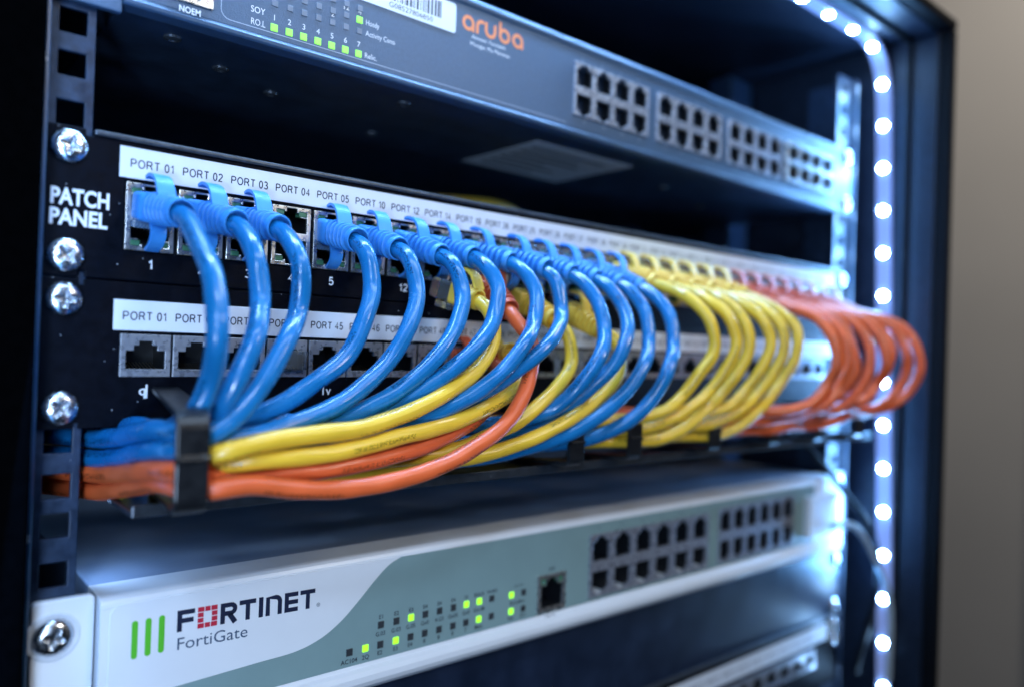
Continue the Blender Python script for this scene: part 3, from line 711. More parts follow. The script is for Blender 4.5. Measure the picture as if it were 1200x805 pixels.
te = MB(); te.add([(x,-5.6,z) for x,z in tl],[tuple(range(len(tl)))]); te.plate(190, 437, -134.1, -97.2, -5.6, -5.56, [q for q in FH if q[1] < 436]); fpz(te, 'teal_graphic', M_TEAL, parent=ovo, fix=False).location = (0,0,0)
YF = -5.62
for x, za, zb in ((29.2,-103.4,-113.2),(33.05,-103.3,-113.1),(36.95,-103.2,-113.0)):
    b = MB(); b.stroke([(x,za),(x,zb)], 1.75, YF); fpz(b, 'green_bar', M_GREENLOGO, fix=False)
# word mark in wide block strokes: letters on a 6.9 mm cap height
lt = MB(); red = MB(); cw = 1.5; zb = -108.6; ch = 6.7
def seg(m_, *pts): m_.stroke(list(pts), cw, YF, cap=False)
def rect(m_, x0,x1,z0,z1): m_.add([(x0,YF,z0),(x1,YF,z0),(x1,YF,z1),(x0,YF,z1)],[(0,1,2,3)])
def ramp(x): return -(x-41.5)*.025
X = 41.5
rect(lt,X,X+cw,zb,zb+ch); rect(lt,X+cw,X+5.4,zb+ch-cw,zb+ch); rect(lt,X+cw,X+5.0,zb+2.6,zb+2.6+cw); X += 6.3
# red brick ring O
q = cw; ow = 6.2; bo = .28
for (a,b,c_,d) in ((0,2.0,ch-q,ch),(2.0+bo,ow-2.0-bo,ch-q,ch),(ow-2.0,ow,ch-q,ch),(0,2.0,0,q),(2.0+bo,ow-2.0-bo,0,q),(ow-2.0,ow,0,q),
                   (0,q+.3,q+bo,ch/2-bo/2),(0,q+.3,ch/2+bo/2,ch-q-bo),(ow-q-.3,ow,q+bo,ch/2-bo/2),(ow-q-.3,ow,ch/2+bo/2,ch-q-bo)):
    rect(red, X+a, X+b, zb+c_, zb+d)
X += ow+1.0
rect(lt,X,X+cw,zb,zb+ch); lt.stroke([(X+cw,zb+ch-cw/2),(X+3.4,zb+ch-cw/2)]+arc(X+3.4,zb+ch-cw/2-1.35,1.35,90,-90,8)+[(X+cw,zb+ch-cw/2-2.7)],cw,YF,cap=False)
lt.stroke([(X+3.0,zb+2.9),(X+4.9,zb)],cw*1.1,YF,cap=False); X += 6.2
rect(lt,X,X+5.6,zb+ch-cw,zb+ch); rect(lt,X+2.1,X+2.1+cw,zb,zb+ch-cw); X += 6.6
rect(lt,X,X+cw,zb,zb+ch); X += 2.4
lt.stroke([(X+cw/2,zb),(X+cw/2,zb+ch-cw/2),(X+3.4,zb+ch-cw/2)]+arc(X+3.4,zb+ch-cw/2-1.6,1.6,80,0,6)+[(X+5.0,zb)],cw,YF,cap=False); X += 6.7
rect(lt,X,X+cw,zb,zb+ch)
for dz in (0,ch/2-cw/2,ch-cw): rect(lt,X+cw,X+4.9,zb+dz,zb+dz+cw)
X += 5.7
rect(lt,X,X+5.6,zb+ch-cw,zb+ch); rect(lt,X+2.1,X+2.1+cw,zb,zb+ch-cw); X += 6.2
text(lt, '®', X, zb+.1, 1.3, YF)
sh = lambda m_: setattr(m_, 'v', [(a, b, c+ramp(a)) for a,b,c in m_.v])
sh(lt); sh(red)
fpz(lt, 'wordmark', M_NAVY, fix=False); fpz(red, 'red_brick_letter', M_REDLOGO, fix=False)
tx = MB(); text(tx, 'FortiGate', 41.8, -114.2, 3.7, YF, w=22.4); tx.v = [(a,b,c+ramp(a)) for a,b,c in tx.v]; fpz(tx, 'product_lettering', M_NAVY2, fix=False)
# indicator matrix
def fled(x, z, on): return fpz(MB().box(x-1.25, x+1.25, -5.95, -5.4, z-1.3, z+1.3), 'indicator', M_LEDON if on else M_LEDOFF, .4 if on else .1)
top = [115.4,122.2,128.8,135.4,142.2,149.0,155.6,162.3,169.0]
for i, x in enumerate(top):
    fled(x, -121.4, i in (2,6,7)); fled(x, -128.8, i in (1,7))
fled(102.5,-128.8,False); fled(109.1,-128.8,True)
for z in (-122,-129): fled(179.9,z,True); fled(186.8,z,False)
tx = MB()
for x, a, b, c_ in zip(top, ('E1','E2','E3','E4','E4','E4','15','BALA','WAN'), ('G.03','G.03','G.05','Gx0','4.G3','Gx05','Gx0','Gnr.M',''), ('E2','E3','E4','8','8','8','7','Main','')):
    text(tx, a, x, -119.2, 1.5, YF, align='c', bold=.015); text(tx, b, x, -125.5, 1.5, YF, align='c', bold=.015); text(tx, c_, x, -132.6, 1.5, YF, align='c', bold=.015)
text(tx,'AC104',102.5,-132.9,1.6,YF,align='c',bold=.015); text(tx,'2Q',109.3,-132.9,1.6,YF,align='c',bold=.015)
fpz(tx, 'indicator_legend', M_INK, fix=False)
tx = MB()
text(tx,'sensors',184,-119.0,1.2,YF,align='c'); text(tx,'BonusBno',183.4,-126.2,1.4,YF,align='c',bold=.015); text(tx,'Net',179.9,-132.6,1.4,YF,align='c',bold=.015); text(tx,'ID.1',186.8,-132.6,1.4,YF,align='c',bold=.015)
fpz(tx, 'status_legend', M_INK, fix=False)
tx = MB()
text(tx,'WP',203.5,-115.4,1.6,YF,align='c',bold=.015); text(tx,'MM TL',203.5,-138.2+1.6,1.5,YF-.2,align='c',bold=.015)
fpz(tx, 'jack_legend', M_INK, fix=False)
tx = MB()
for i in range(6):
    text(tx, str(2*i+1), 234+15.7*i, -100.9, 1.5, YF, align='c'); text(tx, str(2*i+2), 234+15.7*i, -134.0, 1.3, YF, align='c')
fpz(tx, 'port_legend', M_INK, fix=False)
# management jack
H = [(-6.6,6.6,-6.4,3.4),(-3.6,3.6,3.4,5.4),(-2,2,5.4,6.8),(-6.6,-3.9,3.9,6.6),(3.9,6.6,3.9,6.6)]
mj = MB(); mj.plate(-8.6, 8.6, -8.4, 8.3, -6.4, -5.2, H); mj.v = [(a+203.4,b,c-124.8) for a,b,c in mj.v]; mjo = fpz(mj, 'management_port', M_STEEL, .25)
q = MB(); liner_box(q, 196.7, 210.1, -131.3, -118.0, -5.2, 8); fpz(q, 'jack_body', M_JACK, parent=mjo, fix=False).location = (0,0,0)
for x in (-5.2, 5.2): fpz(MB().box(203.4+x-1.25,203.4+x+1.25,-6.0,-3,-120.8,-118.3), 'light_pipe', M_GREENPLASTIC, .2, parent=mjo).location = (0,0,0)
block(fw, fpz, 227.5, 321.5, -132.4, -102.6, 6, -5.3, M_CAGE, origin=F0, pw=.74, hh=.66)
block(fw, fpz, 331, 411, -132.2, -101.4, 6, -5.3, M_CAGE, origin=F0, pw=.74, hh=.66)
pg = MB().box(424, 461, -10, -5.3, -130, -104); fpz(pg, 'white_module', M_WHITE, 1.0)

# ------------------------------------------------------------------ blank panel and bottom patch panel
G0 = (241, 0, -170)
bp = thing('blank_panel', 'glossy black blank panel below the firewall catching a blue glare', 'blank panel', G0)
local(MB().box(1.5, 484, 0, 1.6, -189.6, -146.4), G0).build('face_plate', M_GLOSSBLACK, bp, .5)
local(MB().box(1.5, 484, -2.2, -.05, -191.0, -188.6), G0).build('folded_edge', M_LIP, bp, .5)
for x, z, r in ((477.5,-152.5,.4),(477.5,-184,.1),(8,-152.5,.4),(8,-184,.1)): screw(bp, x, z, G0, rot=r)
H0 = (241, 0, -214)
p3 = thing('patch_bay', 'third patch panel at the very bottom right, a white label strip over empty ports', 'patch panel', H0)
P3 = lambda k: 30.7+15.4*(k-1)
pl = MB(); pl.plate(1.5, 484, -236, -191.4, 0, 1.5, [(P3(k)-7.45,P3(k)+7.45,-221.5,-208.4) for k in range(18,29)]); local(pl, H0).build('face_plate', M_BLACK, p3, .45)
labo = local(MB().box(21.5, 470, -.4, -.02, -205.5, -194.8), H0).build('label_strip', M_LABEL, p3, .12)
tx = MB()
for k in range(18, 29): stext(tx, 'PORT %d'%(k+3), P3(k), -202, 2.75, -.46, w=12.6, align='c')
local(tx, H0).build('lettering', M_INK, labo, fix=False)
for k in range(18, 29): copy_part(port1, p3, Vector((P3(k), 0, -214.9))-Vector(H0))
for x, z, r in ((477.5,-197,.4),(477.5,-206,.8),): screw(p3, x, z, H0, rot=r)

# ================================================================== patch cables
PATHS = {
 'B1': [324,-156,207,334,-270,170,336,-379,88,336,-489,-5,327,-561,-146,335,-493,-285,292,-449,-398,251,-310,-421,237,-168,-446,223,-37,-471,185,95,-484,120,212,-484,49,323,-487,13,380,-490],
 'B2': [485,-154,202,499,-270,157,501,-364,70,503,-401,-61,461,-478,-156,409,-482,-281,377,-415,-394,377,-276,-443,377,-136,-479,367,5,-502,355,135,-516,357,257,-529,374,400,-538,381,449,-541],
 'B3': [626,-156,203,633,-280,155,636,-374,56,636,-365,-75,572,-439,-159,498,-467,-273,416,-472,-376,309,-468,-446,253,-335,-475,242,-200,-498,229,-68,-526,202,60,-545,139,185,-547,70,295,-549,15,380,-552],
 'B5': [920,-142,202,920,-257,145,927,-297,26,882,-339,-78,811,-358,-205,711,-373,-276,592,-368,-353,459,-345,-405,343,-306,-397,324,-181,-442,281,-60,-435,254,76,-462,241,217,-490,249,347,-506,270,495,-515,277,547,-517],
 'B6': [1076,-154,192,1077,-276,138,1080,-337,13,1026,-380,-98,948,-391,-213,845,-413,-295,733,-428,-360,617,-436,-401,485,-443,-435,345,-427,-448,302,-292,-464,285,-164,-477,291,-20,-488,297,132,-489,289,265,-474,261,417,-464,235,526,-481],
 'B7': [1253,-151,189,1265,-283,134,1271,-340,27,1221,-386,-74,1137,-419,-175,1031,-415,-273,912,-406,-347,780,-392,-402,653,-382,-435,520,-382,-459,387,-374,-461,421,-233,-476,434,-93,-479,440,32,-477,441,173,-479,440,296,-494,437,435,-523,436,527,-540],
 'B8': [1402,-154,195,1413,-276,149,1417,-358,61,1365,-402,-69,1275,-443,-151,1184,-437,-229,1077,-412,-307,970,-375,-368,841,-344,-407,714,-322,-433,583,-305,-429,442,-283,-400,452,-172,-444,478,-54,-504,466,75,-524,467,224,-523,476,361,-514,476,505,-505,474,551,-503],
 'B9': [1581,-156,194,1603,-277,146,1607,-361,51,1555,-410,-70,1465,-470,-139,1369,-468,-241,1270,-455,-314,1165,-435,-369,1056,-407,-414,946,-371,-449,822,-333,-473,709,-293,-486,581,-290,-483,450,-314,-458,513,-166,-502,534,-7,-511,539,142,-486,533,290,-484,531,420,-488,532,560,-493],
 'B10': [1738,-200,179,1756,-306,117,1755,-351,-16,1677,-415,-83,1575,-460,-153,1470,-442,-233,1349,-397,-317,1240,-338,-384,1132,-292,-422,992,-250,-445,871,-223,-446,746,-208,-434,592,-202,-409,471,-180,-391,536,-65,-457,572,48,-506,574,190,-526,569,340,-534,559,498,-539,555,581,-542],
 'B11': [1892,-194,174,1911,-311,120,1914,-404,22,1900,-453,-93,1823,-502,-186,1757,-463,-297,1701,-385,-391,1599,-313,-437,1476,-257,-457,1357,-225,-472,1212,-220,-491,1084,-219,-500,955,-221,-502,796,-233,-491,645,-233,-468,523,-238,-446,575,-102,-482,620,50,-524,627,206,-539,621,360,-544,611,522,-546,607,606,-547],
 'B12': [2046,-188,168,2065,-315,109,2071,-410,-3,2010,-473,-109,1941,-467,-221,1876,-405,-311,1801,-344,-400,1690,-300,-458,1575,-268,-493,1425,-259,-520,1300,-260,-528,1176,-267,-529,1030,-280,-529,873,-295,-532,715,-316,-534,574,-322,-529,442,-304,-529,398,-198,-578,430,-64,-585,441,65,-580,442,198,-576,440,332,-576,437,439,-578],
 'B13': [2200,-185,161,2219,-299,107,2223,-387,14,2206,-428,-117,2112,-486,-207,2021,-485,-312,1922,-453,-401,1816,-406,-475,1700,-354,-524,1584,-310,-555,1469,-275,-576,1323,-244,-587,1181,-234,-583,1041,-235,-572,884,-241,-557,764,-246,-546,614,-253,-535,494,-254,-530,474,-122,-558,498,-1,-570,508,146,-581,514,303,-592,514,461,-598,515,547,-601],
 'B14': [2353,-180,159,2373,-298,104,2376,-398,12,2360,-440,-122,2274,-490,-214,2215,-478,-323,2131,-429,-432,2029,-356,-505,1926,-290,-541,1815,-228,-556,1681,-187,-558,1549,-162,-555,1402,-161,-540,1272,-159,-518,1125,-158,-494,970,-157,-471,817,-153,-448,677,-144,-424,538,-114,-396,421,-84,-402,502,-10,-475,513,118,-523,516,265,-535,511,387,-542,502,529,-548,499,575,-549],
 'Y1': [1397,-202,29,1418,-309,-25,1404,-361,-133,1315,-394,-236,1189,-435,-299,1058,-463,-351,923,-482,-392,786,-500,-420,651,-510,-429,515,-513,-439,367,-504,-468,301,-401,-501,289,-272,-519,285,-121,-533,276,0,-540,264,151,-548,258,286,-555,256,443,-562,254,521,-563],
 'Y2': [1647,-144,-194,1635,-270,-237,1540,-340,-315,1433,-386,-352,1315,-421,-384,1193,-444,-417,1064,-467,-438,938,-483,-453,820,-495,-472,701,-501,-487,571,-500,-493,426,-463,-502,345,-366,-521,316,-224,-569,294,-103,-587,276,47,-599,271,189,-606,270,340,-611,272,461,-613,272,541,-614],
 'Y3': [1806,-180,-7,1847,-290,-92,1846,-326,-215,1748,-357,-302,1637,-378,-369,1525,-376,-437,1397,-378,-478,1273,-381,-515,1147,-382,-536,1014,-379,-540,891,-379,-542,765,-379,-542,635,-379,-546,514,-371,-542,384,-338,-501,392,-207,-512,417,-72,-529,414,50,-525,405,194,-513,399,321,-500,408,463,-489,414,509,-487],
 'Y4': [2079,-194,-42,2136,-310,-125,2105,-354,-252,2005,-375,-329,1889,-388,-389,1767,-400,-437,1648,-393,-483,1525,-378,-521,1382,-356,-554,1236,-343,-568,1110,-337,-575,979,-336,-579,846,-339,-581,718,-342,-586,594,-344,-594,455,-346,-580,457,-194,-604,476,-66,-617,479,87,-623,474,242,-626,467,393,-626,462,505,-625],
 'O1': [1566,-194,25,1552,-309,-51,1583,-375,-149,1527,-431,-258,1451,-473,-347,1347,-506,-432,1219,-528,-490,1093,-540,-537,966,-543,-567,837,-541,-585,710,-537,-589,578,-526,-579,451,-510,-558,327,-475,-568,265,-340,-563,248,-191,-593,233,-62,-621,205,89,-649,142,215,-651,73,325,-652,18,410,-656],
 'O2': [1537,-130,-205,1540,-247,-252,1449,-322,-357,1331,-365,-419,1207,-399,-462,1078,-428,-494,957,-450,-513,808,-468,-530,686,-470,-540,549,-465,-546,414,-442,-552,288,-455,-518,239,-321,-531,231,-202,-552,220,-69,-575,197,59,-591,134,185,-593,64,295,-595,9,380,-598],
 'YR15': [2484,-151,186,2496,-274,146,2503,-400,95,2540,-494,-3,2571,-507,-139,2512,-468,-254,2453,-426,-350,2344,-419,-414,2206,-378,-444,2088,-341,-454,1964,-308,-456,1836,-276,-455,1716,-250,-454,1597,-224,-454,1479,-193,-458,1352,-160,-464,1238,-113,-471,1144,-26,-474,1076,91,-474,1047,210,-475,1045,337,-475,1043,400,-475],
 'YR16': [2638,-151,186,2650,-272,146,2657,-395,95,2677,-498,20,2715,-527,-106,2678,-498,-227,2627,-448,-330,2526,-427,-399,2417,-397,-454,2297,-359,-494,2155,-318,-503,2035,-283,-499,1889,-249,-498,1766,-228,-499,1644,-199,-499,1512,-162,-498,1397,-106,-505,1301,-20,-511,1231,93,-514,1201,211,-516,1199,337,-517,1197,400,-517],
 'YR17': [2792,-151,186,2804,-272,146,2811,-390,95,2845,-487,-8,2862,-498,-134,2821,-459,-255,2757,-421,-349,2646,-425,-415,2529,-389,-500,2397,-347,-551,2250,-313,-554,2132,-279,-554,2016,-238,-555,1899,-193,-555,1779,-153,-558,1649,-122,-562,1535,-80,-564,1439,11,-563,1375,126,-561,1354,275,-560,1351,400,-559],
 'YR18': [2946,-151,186,2958,-269,146,2965,-385,95,2985,-487,20,3024,-517,-97,2986,-487,-227,2935,-437,-330,2835,-424,-401,2697,-388,-442,2577,-352,-455,2453,-320,-459,2326,-287,-460,2208,-263,-462,2060,-242,-463,1942,-213,-465,1814,-173,-470,1699,-118,-474,1604,-28,-476,1537,89,-475,1508,209,-475,1507,337,-475,1505,400,-475],
 'YR19': [3100,-151,186,3113,-280,141,3123,-408,78,3153,-491,-5,3171,-502,-128,3130,-463,-255,3067,-423,-350,2957,-422,-415,2847,-392,-467,2727,-358,-501,2608,-329,-507,2485,-297,-506,2366,-265,-507,2247,-234,-507,2128,-201,-507,2000,-169,-511,1879,-130,-515,1780,-55,-518,1705,58,-517,1665,179,-517,1661,305,-517,1659,400,-517],
 'YR20': [3254,-151,186,3267,-278,141,3277,-410,72,3313,-486,-14,3310,-487,-163,3265,-442,-281,3154,-433,-380,3046,-429,-445,2954,-389,-515,2824,-347,-554,2707,-318,-554,2588,-289,-553,2471,-259,-554,2352,-228,-554,2227,-193,-554,2096,-155,-558,1986,-97,-560,1894,1,-560,1834,121,-559,1815,241,-559,1815,369,-559,1813,400,-559],
 'OR21': [3408,-147,176,3422,-266,135,3433,-401,101,3455,-524,44,3473,-599,-56,3484,-623,-185,3490,-565,-305,3405,-532,-390,3288,-487,-429,3181,-433,-444,3047,-373,-441,2923,-348,-445,2793,-324,-449,2664,-303,-453,2534,-281,-457,2412,-246,-459,2292,-196,-460,2189,-130,-460,2107,-39,-460,2048,80,-460,2021,205,-460,2019,335,-460,2017,400,-460],
 'OR22': [3562,-151,186,3576,-271,148,3587,-403,103,3608,-513,41,3629,-586,-53,3629,-608,-172,3585,-576,-294,3500,-558,-402,3418,-459,-456,3291,-427,-477,3175,-392,-490,3034,-350,-494,2912,-322,-496,2783,-300,-500,2654,-275,-503,2532,-233,-505,2416,-175,-505,2320,-97,-505,2244,5,-505,2191,120,-505,2173,242,-505,2173,369,-505,2171,400,-505],
 'OR23': [3716,-144,169,3730,-264,128,3741,-403,101,3768,-501,28,3782,-556,-102,3797,-568,-224,3780,-495,-350,3665,-475,-394,3531,-448,-429,3435,-404,-512,3295,-366,-545,3163,-341,-541,3034,-316,-542,2902,-296,-547,2775,-269,-550,2654,-222,-551,2543,-159,-550,2453,-74,-550,2382,33,-550,2337,149,-550,2327,273,-550,2325,400,-550],
 'OR24': [3870,-149,179,3884,-269,140,3895,-403,102,3921,-515,27,3942,-577,-84,3932,-581,-213,3877,-546,-341,3788,-484,-436,3652,-428,-442,3525,-387,-440,3407,-360,-444,3283,-334,-449,3155,-312,-453,3023,-292,-457,2899,-262,-460,2778,-213,-461,2672,-150,-460,2587,-65,-460,2522,49,-460,2486,173,-460,2481,303,-460,2479,400,-460],
 'OR25': [4024,-152,190,4038,-272,152,4049,-402,104,4071,-512,43,4089,-582,-58,4099,-607,-191,4120,-540,-296,4035,-517,-383,3917,-480,-419,3806,-435,-455,3689,-386,-490,3568,-360,-495,3437,-335,-495,3309,-312,-498,3177,-291,-502,3053,-260,-505,2932,-208,-506,2826,-140,-505,2741,-49,-505,2676,62,-505,2640,179,-505,2635,305,-505,2633,400,-505],
 'OR26': [4178,-147,176,4192,-268,136,4203,-404,103,4229,-501,27,4255,-562,-85,4239,-547,-206,4198,-502,-319,4164,-436,-426,4049,-409,-483,3897,-398,-523,3773,-376,-539,3653,-348,-541,3529,-322,-542,3397,-302,-546,3267,-278,-549,3146,-236,-551,3031,-177,-550,2935,-98,-550,2859,5,-550,2807,120,-550,2789,242,-550,2789,369,-550,2787,400,-550],
 'OR27': [4332,-150,183,4346,-270,144,4357,-402,103,4384,-523,28,4401,-586,-103,4425,-579,-227,4396,-538,-340,4286,-515,-413,4142,-489,-450,4022,-434,-442,3890,-379,-443,3769,-348,-447,3646,-320,-452,3516,-299,-456,3390,-271,-459,3269,-226,-461,3159,-167,-460,3049,-65,-460,2984,49,-460,2948,173,-460,2943,303,-460,2941,400,-460],
 'OR28': [4486,-146,172,4500,-265,132,4511,-401,101,4533,-511,43,4556,-580,-63,4566,-603,-206,4534,-562,-334,4440,-514,-415,4320,-470,-458,4209,-404,-483,4067,-356,-496,3938,-335,-496,3807,-314,-498,3673,-296,-502,3545,-269,-505,3424,-222,-506,3313,-159,-505,3223,-74,-505,3152,33,-505,3107,149,-505,3097,273,-505,3095,400,-505],
}
BOOTS = {
 'B1': ((30.7, 0, 23.5), (33.2, -22.5, 19.5)),
 'B2': ((46.1, 0, 23.5), (49.6, -22.2, 18.7)),
 'B3': ((61.5, 0, 23.5), (63.1, -22.4, 18.9)),
 'B5': ((92.3, 0, 23.5), (91.8, -21.0, 18.6)),
 'B6': ((107.7, 0, 23.5), (107.5, -22.1, 17.3)),
 'B7': ((123.1, 0, 23.5), (126.2, -21.8, 16.9)),
 'B8': ((138.5, 0, 23.5), (141.0, -22.2, 17.7)),
 'B9': ((153.9, 0, 23.5), (159.9, -22.1, 17.6)),
 'B10': ((169.3, 0, 23.5), (175.3, -26.6, 16.1)),
 'B11': ((184.7, 0, 23.5), (190.7, -25.9, 15.4)),
 'B12': ((200.1, 0, 23.5), (206.1, -25.2, 14.6)),
 'B13': ((215.5, 0, 23.5), (221.5, -24.9, 13.6)),
 'B14': ((230.9, 0, 23.5), (236.9, -24.3, 13.2)),
 'Y1': ((134.5, 0.0, 8.5), (141.7, -28.0, 0.7)),
 'O1': ((160.0, 0.0, 13.5), (155.3, -27.0, -1.7)),
 'Y3': ((179.1, 0.0, 7.9), (181.1, -25.0, -4.1)),
 'Y4': ((206.5, 0.0, 4.5), (208.5, -27.0, -7.5)),
 'Y2': ((168.3, 0.0, -22.0), (163.3, -20.0, -18.3)),
 'O2': ((152.9, 0.0, -22.0), (154.0, -18.0, -20.0)),
 'YR15': ((246.3, 0, 23.5), (249.3, -21.7, 16.5)),
 'YR16': ((261.7, 0, 23.5), (264.7, -21.7, 16.5)),
 'YR17': ((277.1, 0, 23.5), (280.1, -21.7, 16.5)),
 'YR18': ((292.5, 0, 23.5), (295.5, -21.7, 16.5)),
 'YR19': ((307.9, 0, 23.5), (310.9, -21.7, 16.5)),
 'YR20': ((323.3, 0, 23.5), (326.3, -21.7, 16.5)),
 'OR21': ((338.7, 0, 23.5), (341.7, -21.2, 15.0)),
 'OR22': ((354.1, 0, 23.5), (357.1, -21.7, 16.5)),
 'OR23': ((369.5, 0, 23.5), (372.5, -20.7, 14.0)),
 'OR24': ((384.9, 0, 23.5), (387.9, -21.4, 15.5)),
 'OR25': ((400.3, 0, 23.5), (403.3, -21.9, 17.0)),
 'OR26': ((415.7, 0, 23.5), (418.7, -21.2, 15.0)),
 'OR27': ((431.1, 0, 23.5), (434.1, -21.5, 16.0)),
 'OR28': ((446.5, 0, 23.5), (449.5, -21.0, 14.5)),
}
# plug, boot, latch and hook are modelled once (x right, y along the cable towards the viewer = negative, z up)
def superring(y, hw, hh, e, n=32, zc=0.0):
    R = []
    for k in range(n):
        a = 2*math.pi*k/n; c, s = math.cos(a), math.sin(a)
        R.append(Vector((hw*math.copysign(abs(c)**(2/e), c), y, zc+hh*math.copysign(abs(s)**(2/e), s))))
    return R
def boot_mb():
    st = [(-.2,5.3,3.9,7),(-.6,5.75,4.35,7),(-5.0,5.85,4.5,7),(-6.2,5.7,4.6,6),(-7.0,5.3,4.7,4)]
    y = -7.0
    for i in range(5):                                    # strain-relief ribs
        rr = 5.05-.13*i
        st += [(y-.08,rr-.1,rr-.1,2.6),(y-.25,rr+.12,rr+.06,2.5),(y-1.15,rr+.1,rr+.04,2.4),(y-1.32,rr-.12,rr-.14,2.3),(y-1.38,rr-1.75,rr-1.75,2.2),(y-2.6,rr-1.75,rr-1.75,2.2)]
        y -= 2.66
    st += [(y-.1,4.15,4.15,2),(y-.35,4.4,4.4,2),(y-2.3,4.3,4.3,2),(y-2.6,4.1,4.1,2),(y-2.62,3.7,3.7,2),(y-1.2,3.5,3.5,2),(y+.4,2.9,2.9,2)]
    mb = MB(); mb.rings([superring(*q) for q in st]); return mb
def strap_mb(prof, w0, w1, th):
    n = len(prof); R = []
    for i in range(n):
        a = Vector(prof[max(0,i-1)]); b = Vector(prof[min(n-1,i+1)]); tt = (b-a).normalized(); nn = Vector((-tt.y,tt.x))*th
        y, z = prof[i]; hw = (w0+(w1-w0)*i/(n-1))/2
        R.append([Vector((-hw,y,z)),Vector((hw,y,z)),Vector((hw,y+nn.x,z+nn.y)),Vector((-hw,y+nn.x,z+nn.y))])
    mb = MB(); mb.rings(R); return mb
def smooth2(pts, k): 
    q = spline([(0,a,b) for a,b in pts], k); return [(v.y,v.z) for v in q]
LATCH = strap_mb(smooth2([(-11.0,3.6),(-10.0,5.2),(-8.6,7.2),(-6.6,8.8),(-4.2,9.4),(-2.0,9.2),(-.5,8.4)], .7), 5.6, 5.0, .95)
HOOK = strap_mb(smooth2([(-7.0,-4.0),(-8.6,-6.6),(-8.4,-9.4),(-6.8,-11.8),(-4.4,-13.4)], .8), 4.8, 4.2, .95)
def plug_mb():
    mb = MB(); mb.rings([superring(y,hw,hh,8) for y,hw,hh in ((8,5.2,3.6),(7.6,5.5,3.9),(-2.4,5.55,3.95),(-4.2,5.4,3.8))])
    mb.box(-5.5,5.5,-4.0,3.5,-6.6,-4.2); return mb
def crisp(me):                                            # keep the rib edges sharp under smooth shading
    bm = bmesh.new(); bm.from_mesh(me)
    for e in bm.edges:
        if len(e.link_faces) == 2 and e.calc_face_angle(0) > .6: e.smooth = False
    bm.to_mesh(me); bm.free(); return me
KIT = {}
for c in ('blue','yellow','orange'):
    KIT[c] = {'boot': crisp(boot_mb().mesh('boot', BOOT[c], True)), 'latch_tab': LATCH.mesh('latch_tab', BOOT[c]), 'hook_tab': HOOK.mesh('hook_tab', BOOT[c]),
              'plug': plug_mb().mesh('plug', M_CLEARBLUE if c=='blue' else M_CLEAR)}
sb = MB(); sb.rings([superring(*q) for q in [(-4,4.6,3.3,7),(-9.5,4.8,3.5,7),(-10,5.6,4.4,6),(-15.5,5.7,4.5,5),(-16.3,5.3,4.2,4),(-16.6,4.6,4.0,2.4),(-20,4.5,4.0,2.2),(-20.4,4.0,3.6,2),(-20.5,3.4,3.4,2),(-17,2.6,2.6,2)]])
SHORT = crisp(sb.mesh('boot', BOOT['yellow'], True))
ORD = ['first','second','third','fourth','fifth','sixth']
LABELS = {
 'B1': 'leftmost blue patch cable, plugged in under the PORT 01 label and looping down',
 'B2': 'blue patch cable plugged in under the PORT 02 label',
 'B3': 'blue patch cable plugged in under the PORT 03 label, left of the empty port',
 'B5': 'blue patch cable plugged in under the PORT 05 label, right of the empty port',
 'B6': 'blue patch cable plugged in under the PORT 10 label',
 'B7': 'blue patch cable plugged in under the PORT 12 label, passing before the clear yellow plug',
 'B8': 'blue patch cable plugged in under the PORT 14 label, just left of the orange boot',
 'B9': 'blue patch cable plugged in under the PORT 19 label, crossing over the single orange loop',
 'B10': 'tenth blue patch cable from the left, the slightly kinked loop beside the PORT 19 one',
 'B11': 'fourth blue looped cable counting leftwards from the yellow loops',
 'B12': 'third blue looped cable counting leftwards from the yellow loops',
 'B13': 'second blue looped cable counting leftwards from the yellow loops',
 'B14': 'rightmost blue looped cable, right beside the yellow loops',
 'Y1': 'yellow patch cable with a clear exposed plug hanging below the PORT 14 label',
 'Y2': 'yellow patch cable running between the upper yellow one and the orange pair into the ring',
 'Y3': 'yellow loop coming down behind the blue cables just right of the single orange loop',
 'Y4': 'yellow loop passing low between the last four blue loops, ribbed yellow boot above',
 'O1': 'orange patch cable sweeping lowest and frontmost under all the other cables',
 'O2': 'orange patch cable tucked between the yellow pair and the lowest orange cable',
}
for i, k in enumerate((15,16,17,18,19,20)): LABELS['YR%d'%k] = ORD[i]+' of the six big yellow loops, counted from the last blue loop'
ORD += ['seventh']
for i, k in enumerate((21,22,23,24,25,26,27,28)): LABELS['OR%d'%k] = (ORD[i]+' of the eight blurred orange loops, counted from the yellow') if i < 7 else 'rightmost blurred orange loop, bulging past the LED strip'
GROUPS = {'B':'blue patch cables looped from the upper panel','Y':'yellow patch cables','O':'orange patch cables'}
RAD = {'blue':2.95,'yellow':2.72,'orange':2.8}
rnd = random.Random(11)
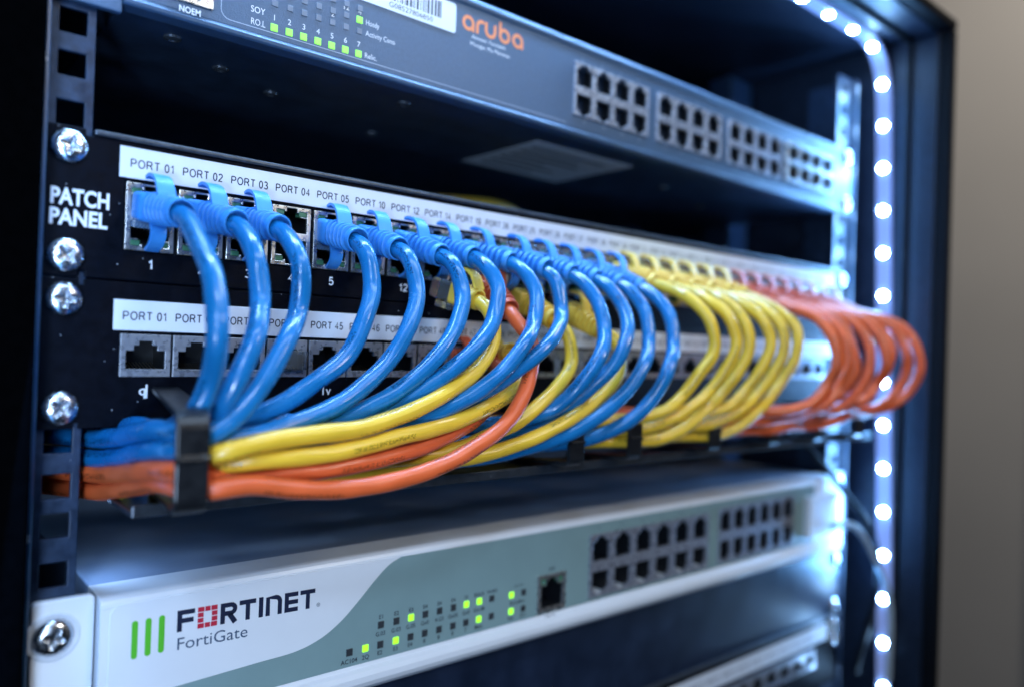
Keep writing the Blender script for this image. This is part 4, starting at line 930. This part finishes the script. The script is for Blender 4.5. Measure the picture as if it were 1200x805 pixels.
for key, (a, b) in BOOTS.items():
    c = {'B':'blue','Y':'yellow','O':'orange'}[key[0]]
    root = thing('patch_cable', LABELS[key], 'patch cable', a, GROUPS[key[0]])
    d = (Vector(b)-Vector(a)); L = d.length; d.normalize()
    xr = Vector((0,0,1)).cross(d).normalized(); zu = d.cross(xr)
    rot = Matrix((xr, -d, zu)).transposed().to_quaternion()
    slide = max(0, L-23.0)                                # plugs that hang farther out of their jack
    for part, me in KIT[c].items():
        if key == 'Y1' and part == 'boot': me = SHORT
        if part in ('hook_tab',) and key in ('O1','Y1','Y3','Y4','O2','Y2'): continue
        o = bpy.data.objects.new(part, me); COL.objects.link(o); o.parent = root
        o.rotation_mode = 'QUATERNION'; o.rotation_quaternion = rot
        o.location = d*(L-23.0+(8 if key == 'Y1' and part != 'boot' else 0))*S
    flat = PATHS[key]; pts = [(flat[i]/10, flat[i+1]/10, flat[i+2]/10) for i in range(0, len(flat), 3)]
    jk = tube(pts, RAD[c]*rnd.uniform(.98,1.02), 24, .030, rnd.uniform(0,6), origin=a)
    # turn the printing to a different side on each cable
    sh_ = rnd.uniform(0,400); jk.uv = [(u+sh_, v) for u,v in jk.uv]
    jk.build('jacket', JACKET[c], root, smooth=True, fix=False)

# ------------------------------------------------------------------ loose cords
def cord(label, pts, r, m, name='power_cord', cat='cord'):
    o = tube(pts, r, 14, 0.0, 0, origin=pts[0], step=2).build(name, m, smooth=True, fix=False)
    o.location = Vector(pts[0])*S; o['label'] = label; o['category'] = cat
    return o
cord('thin black cord drooping from the cable manager across the firewall end', [(425,20,-60),(440,8,-70.6),(452,-4,-86.7),(466,-13,-106.2),(480,-19,-122),(490,-22,-140),(494,-22,-170),(492,-10,-230)], 2.1, M_CORD)
cord('pale cord arching from the firewall over the LED strip at the lower right', [(448,-12,-124.5),(455,-16,-123.0),(462,-18,-123.9),(472,-21,-131.1),(484,-24.5,-148.5),(494,-27.8,-166.4),(498,-29.5,-184.0),(497,-30,-230)], 2.0, M_PALECORD)
cord('yellow cable lying in the dark space above the patch panel', [(120,90,46),(160,76,55),(200,72,60),(240,76,62),(280,95,52)], 2.7, JACKET['yellow'], 'loose_cable', 'cable')
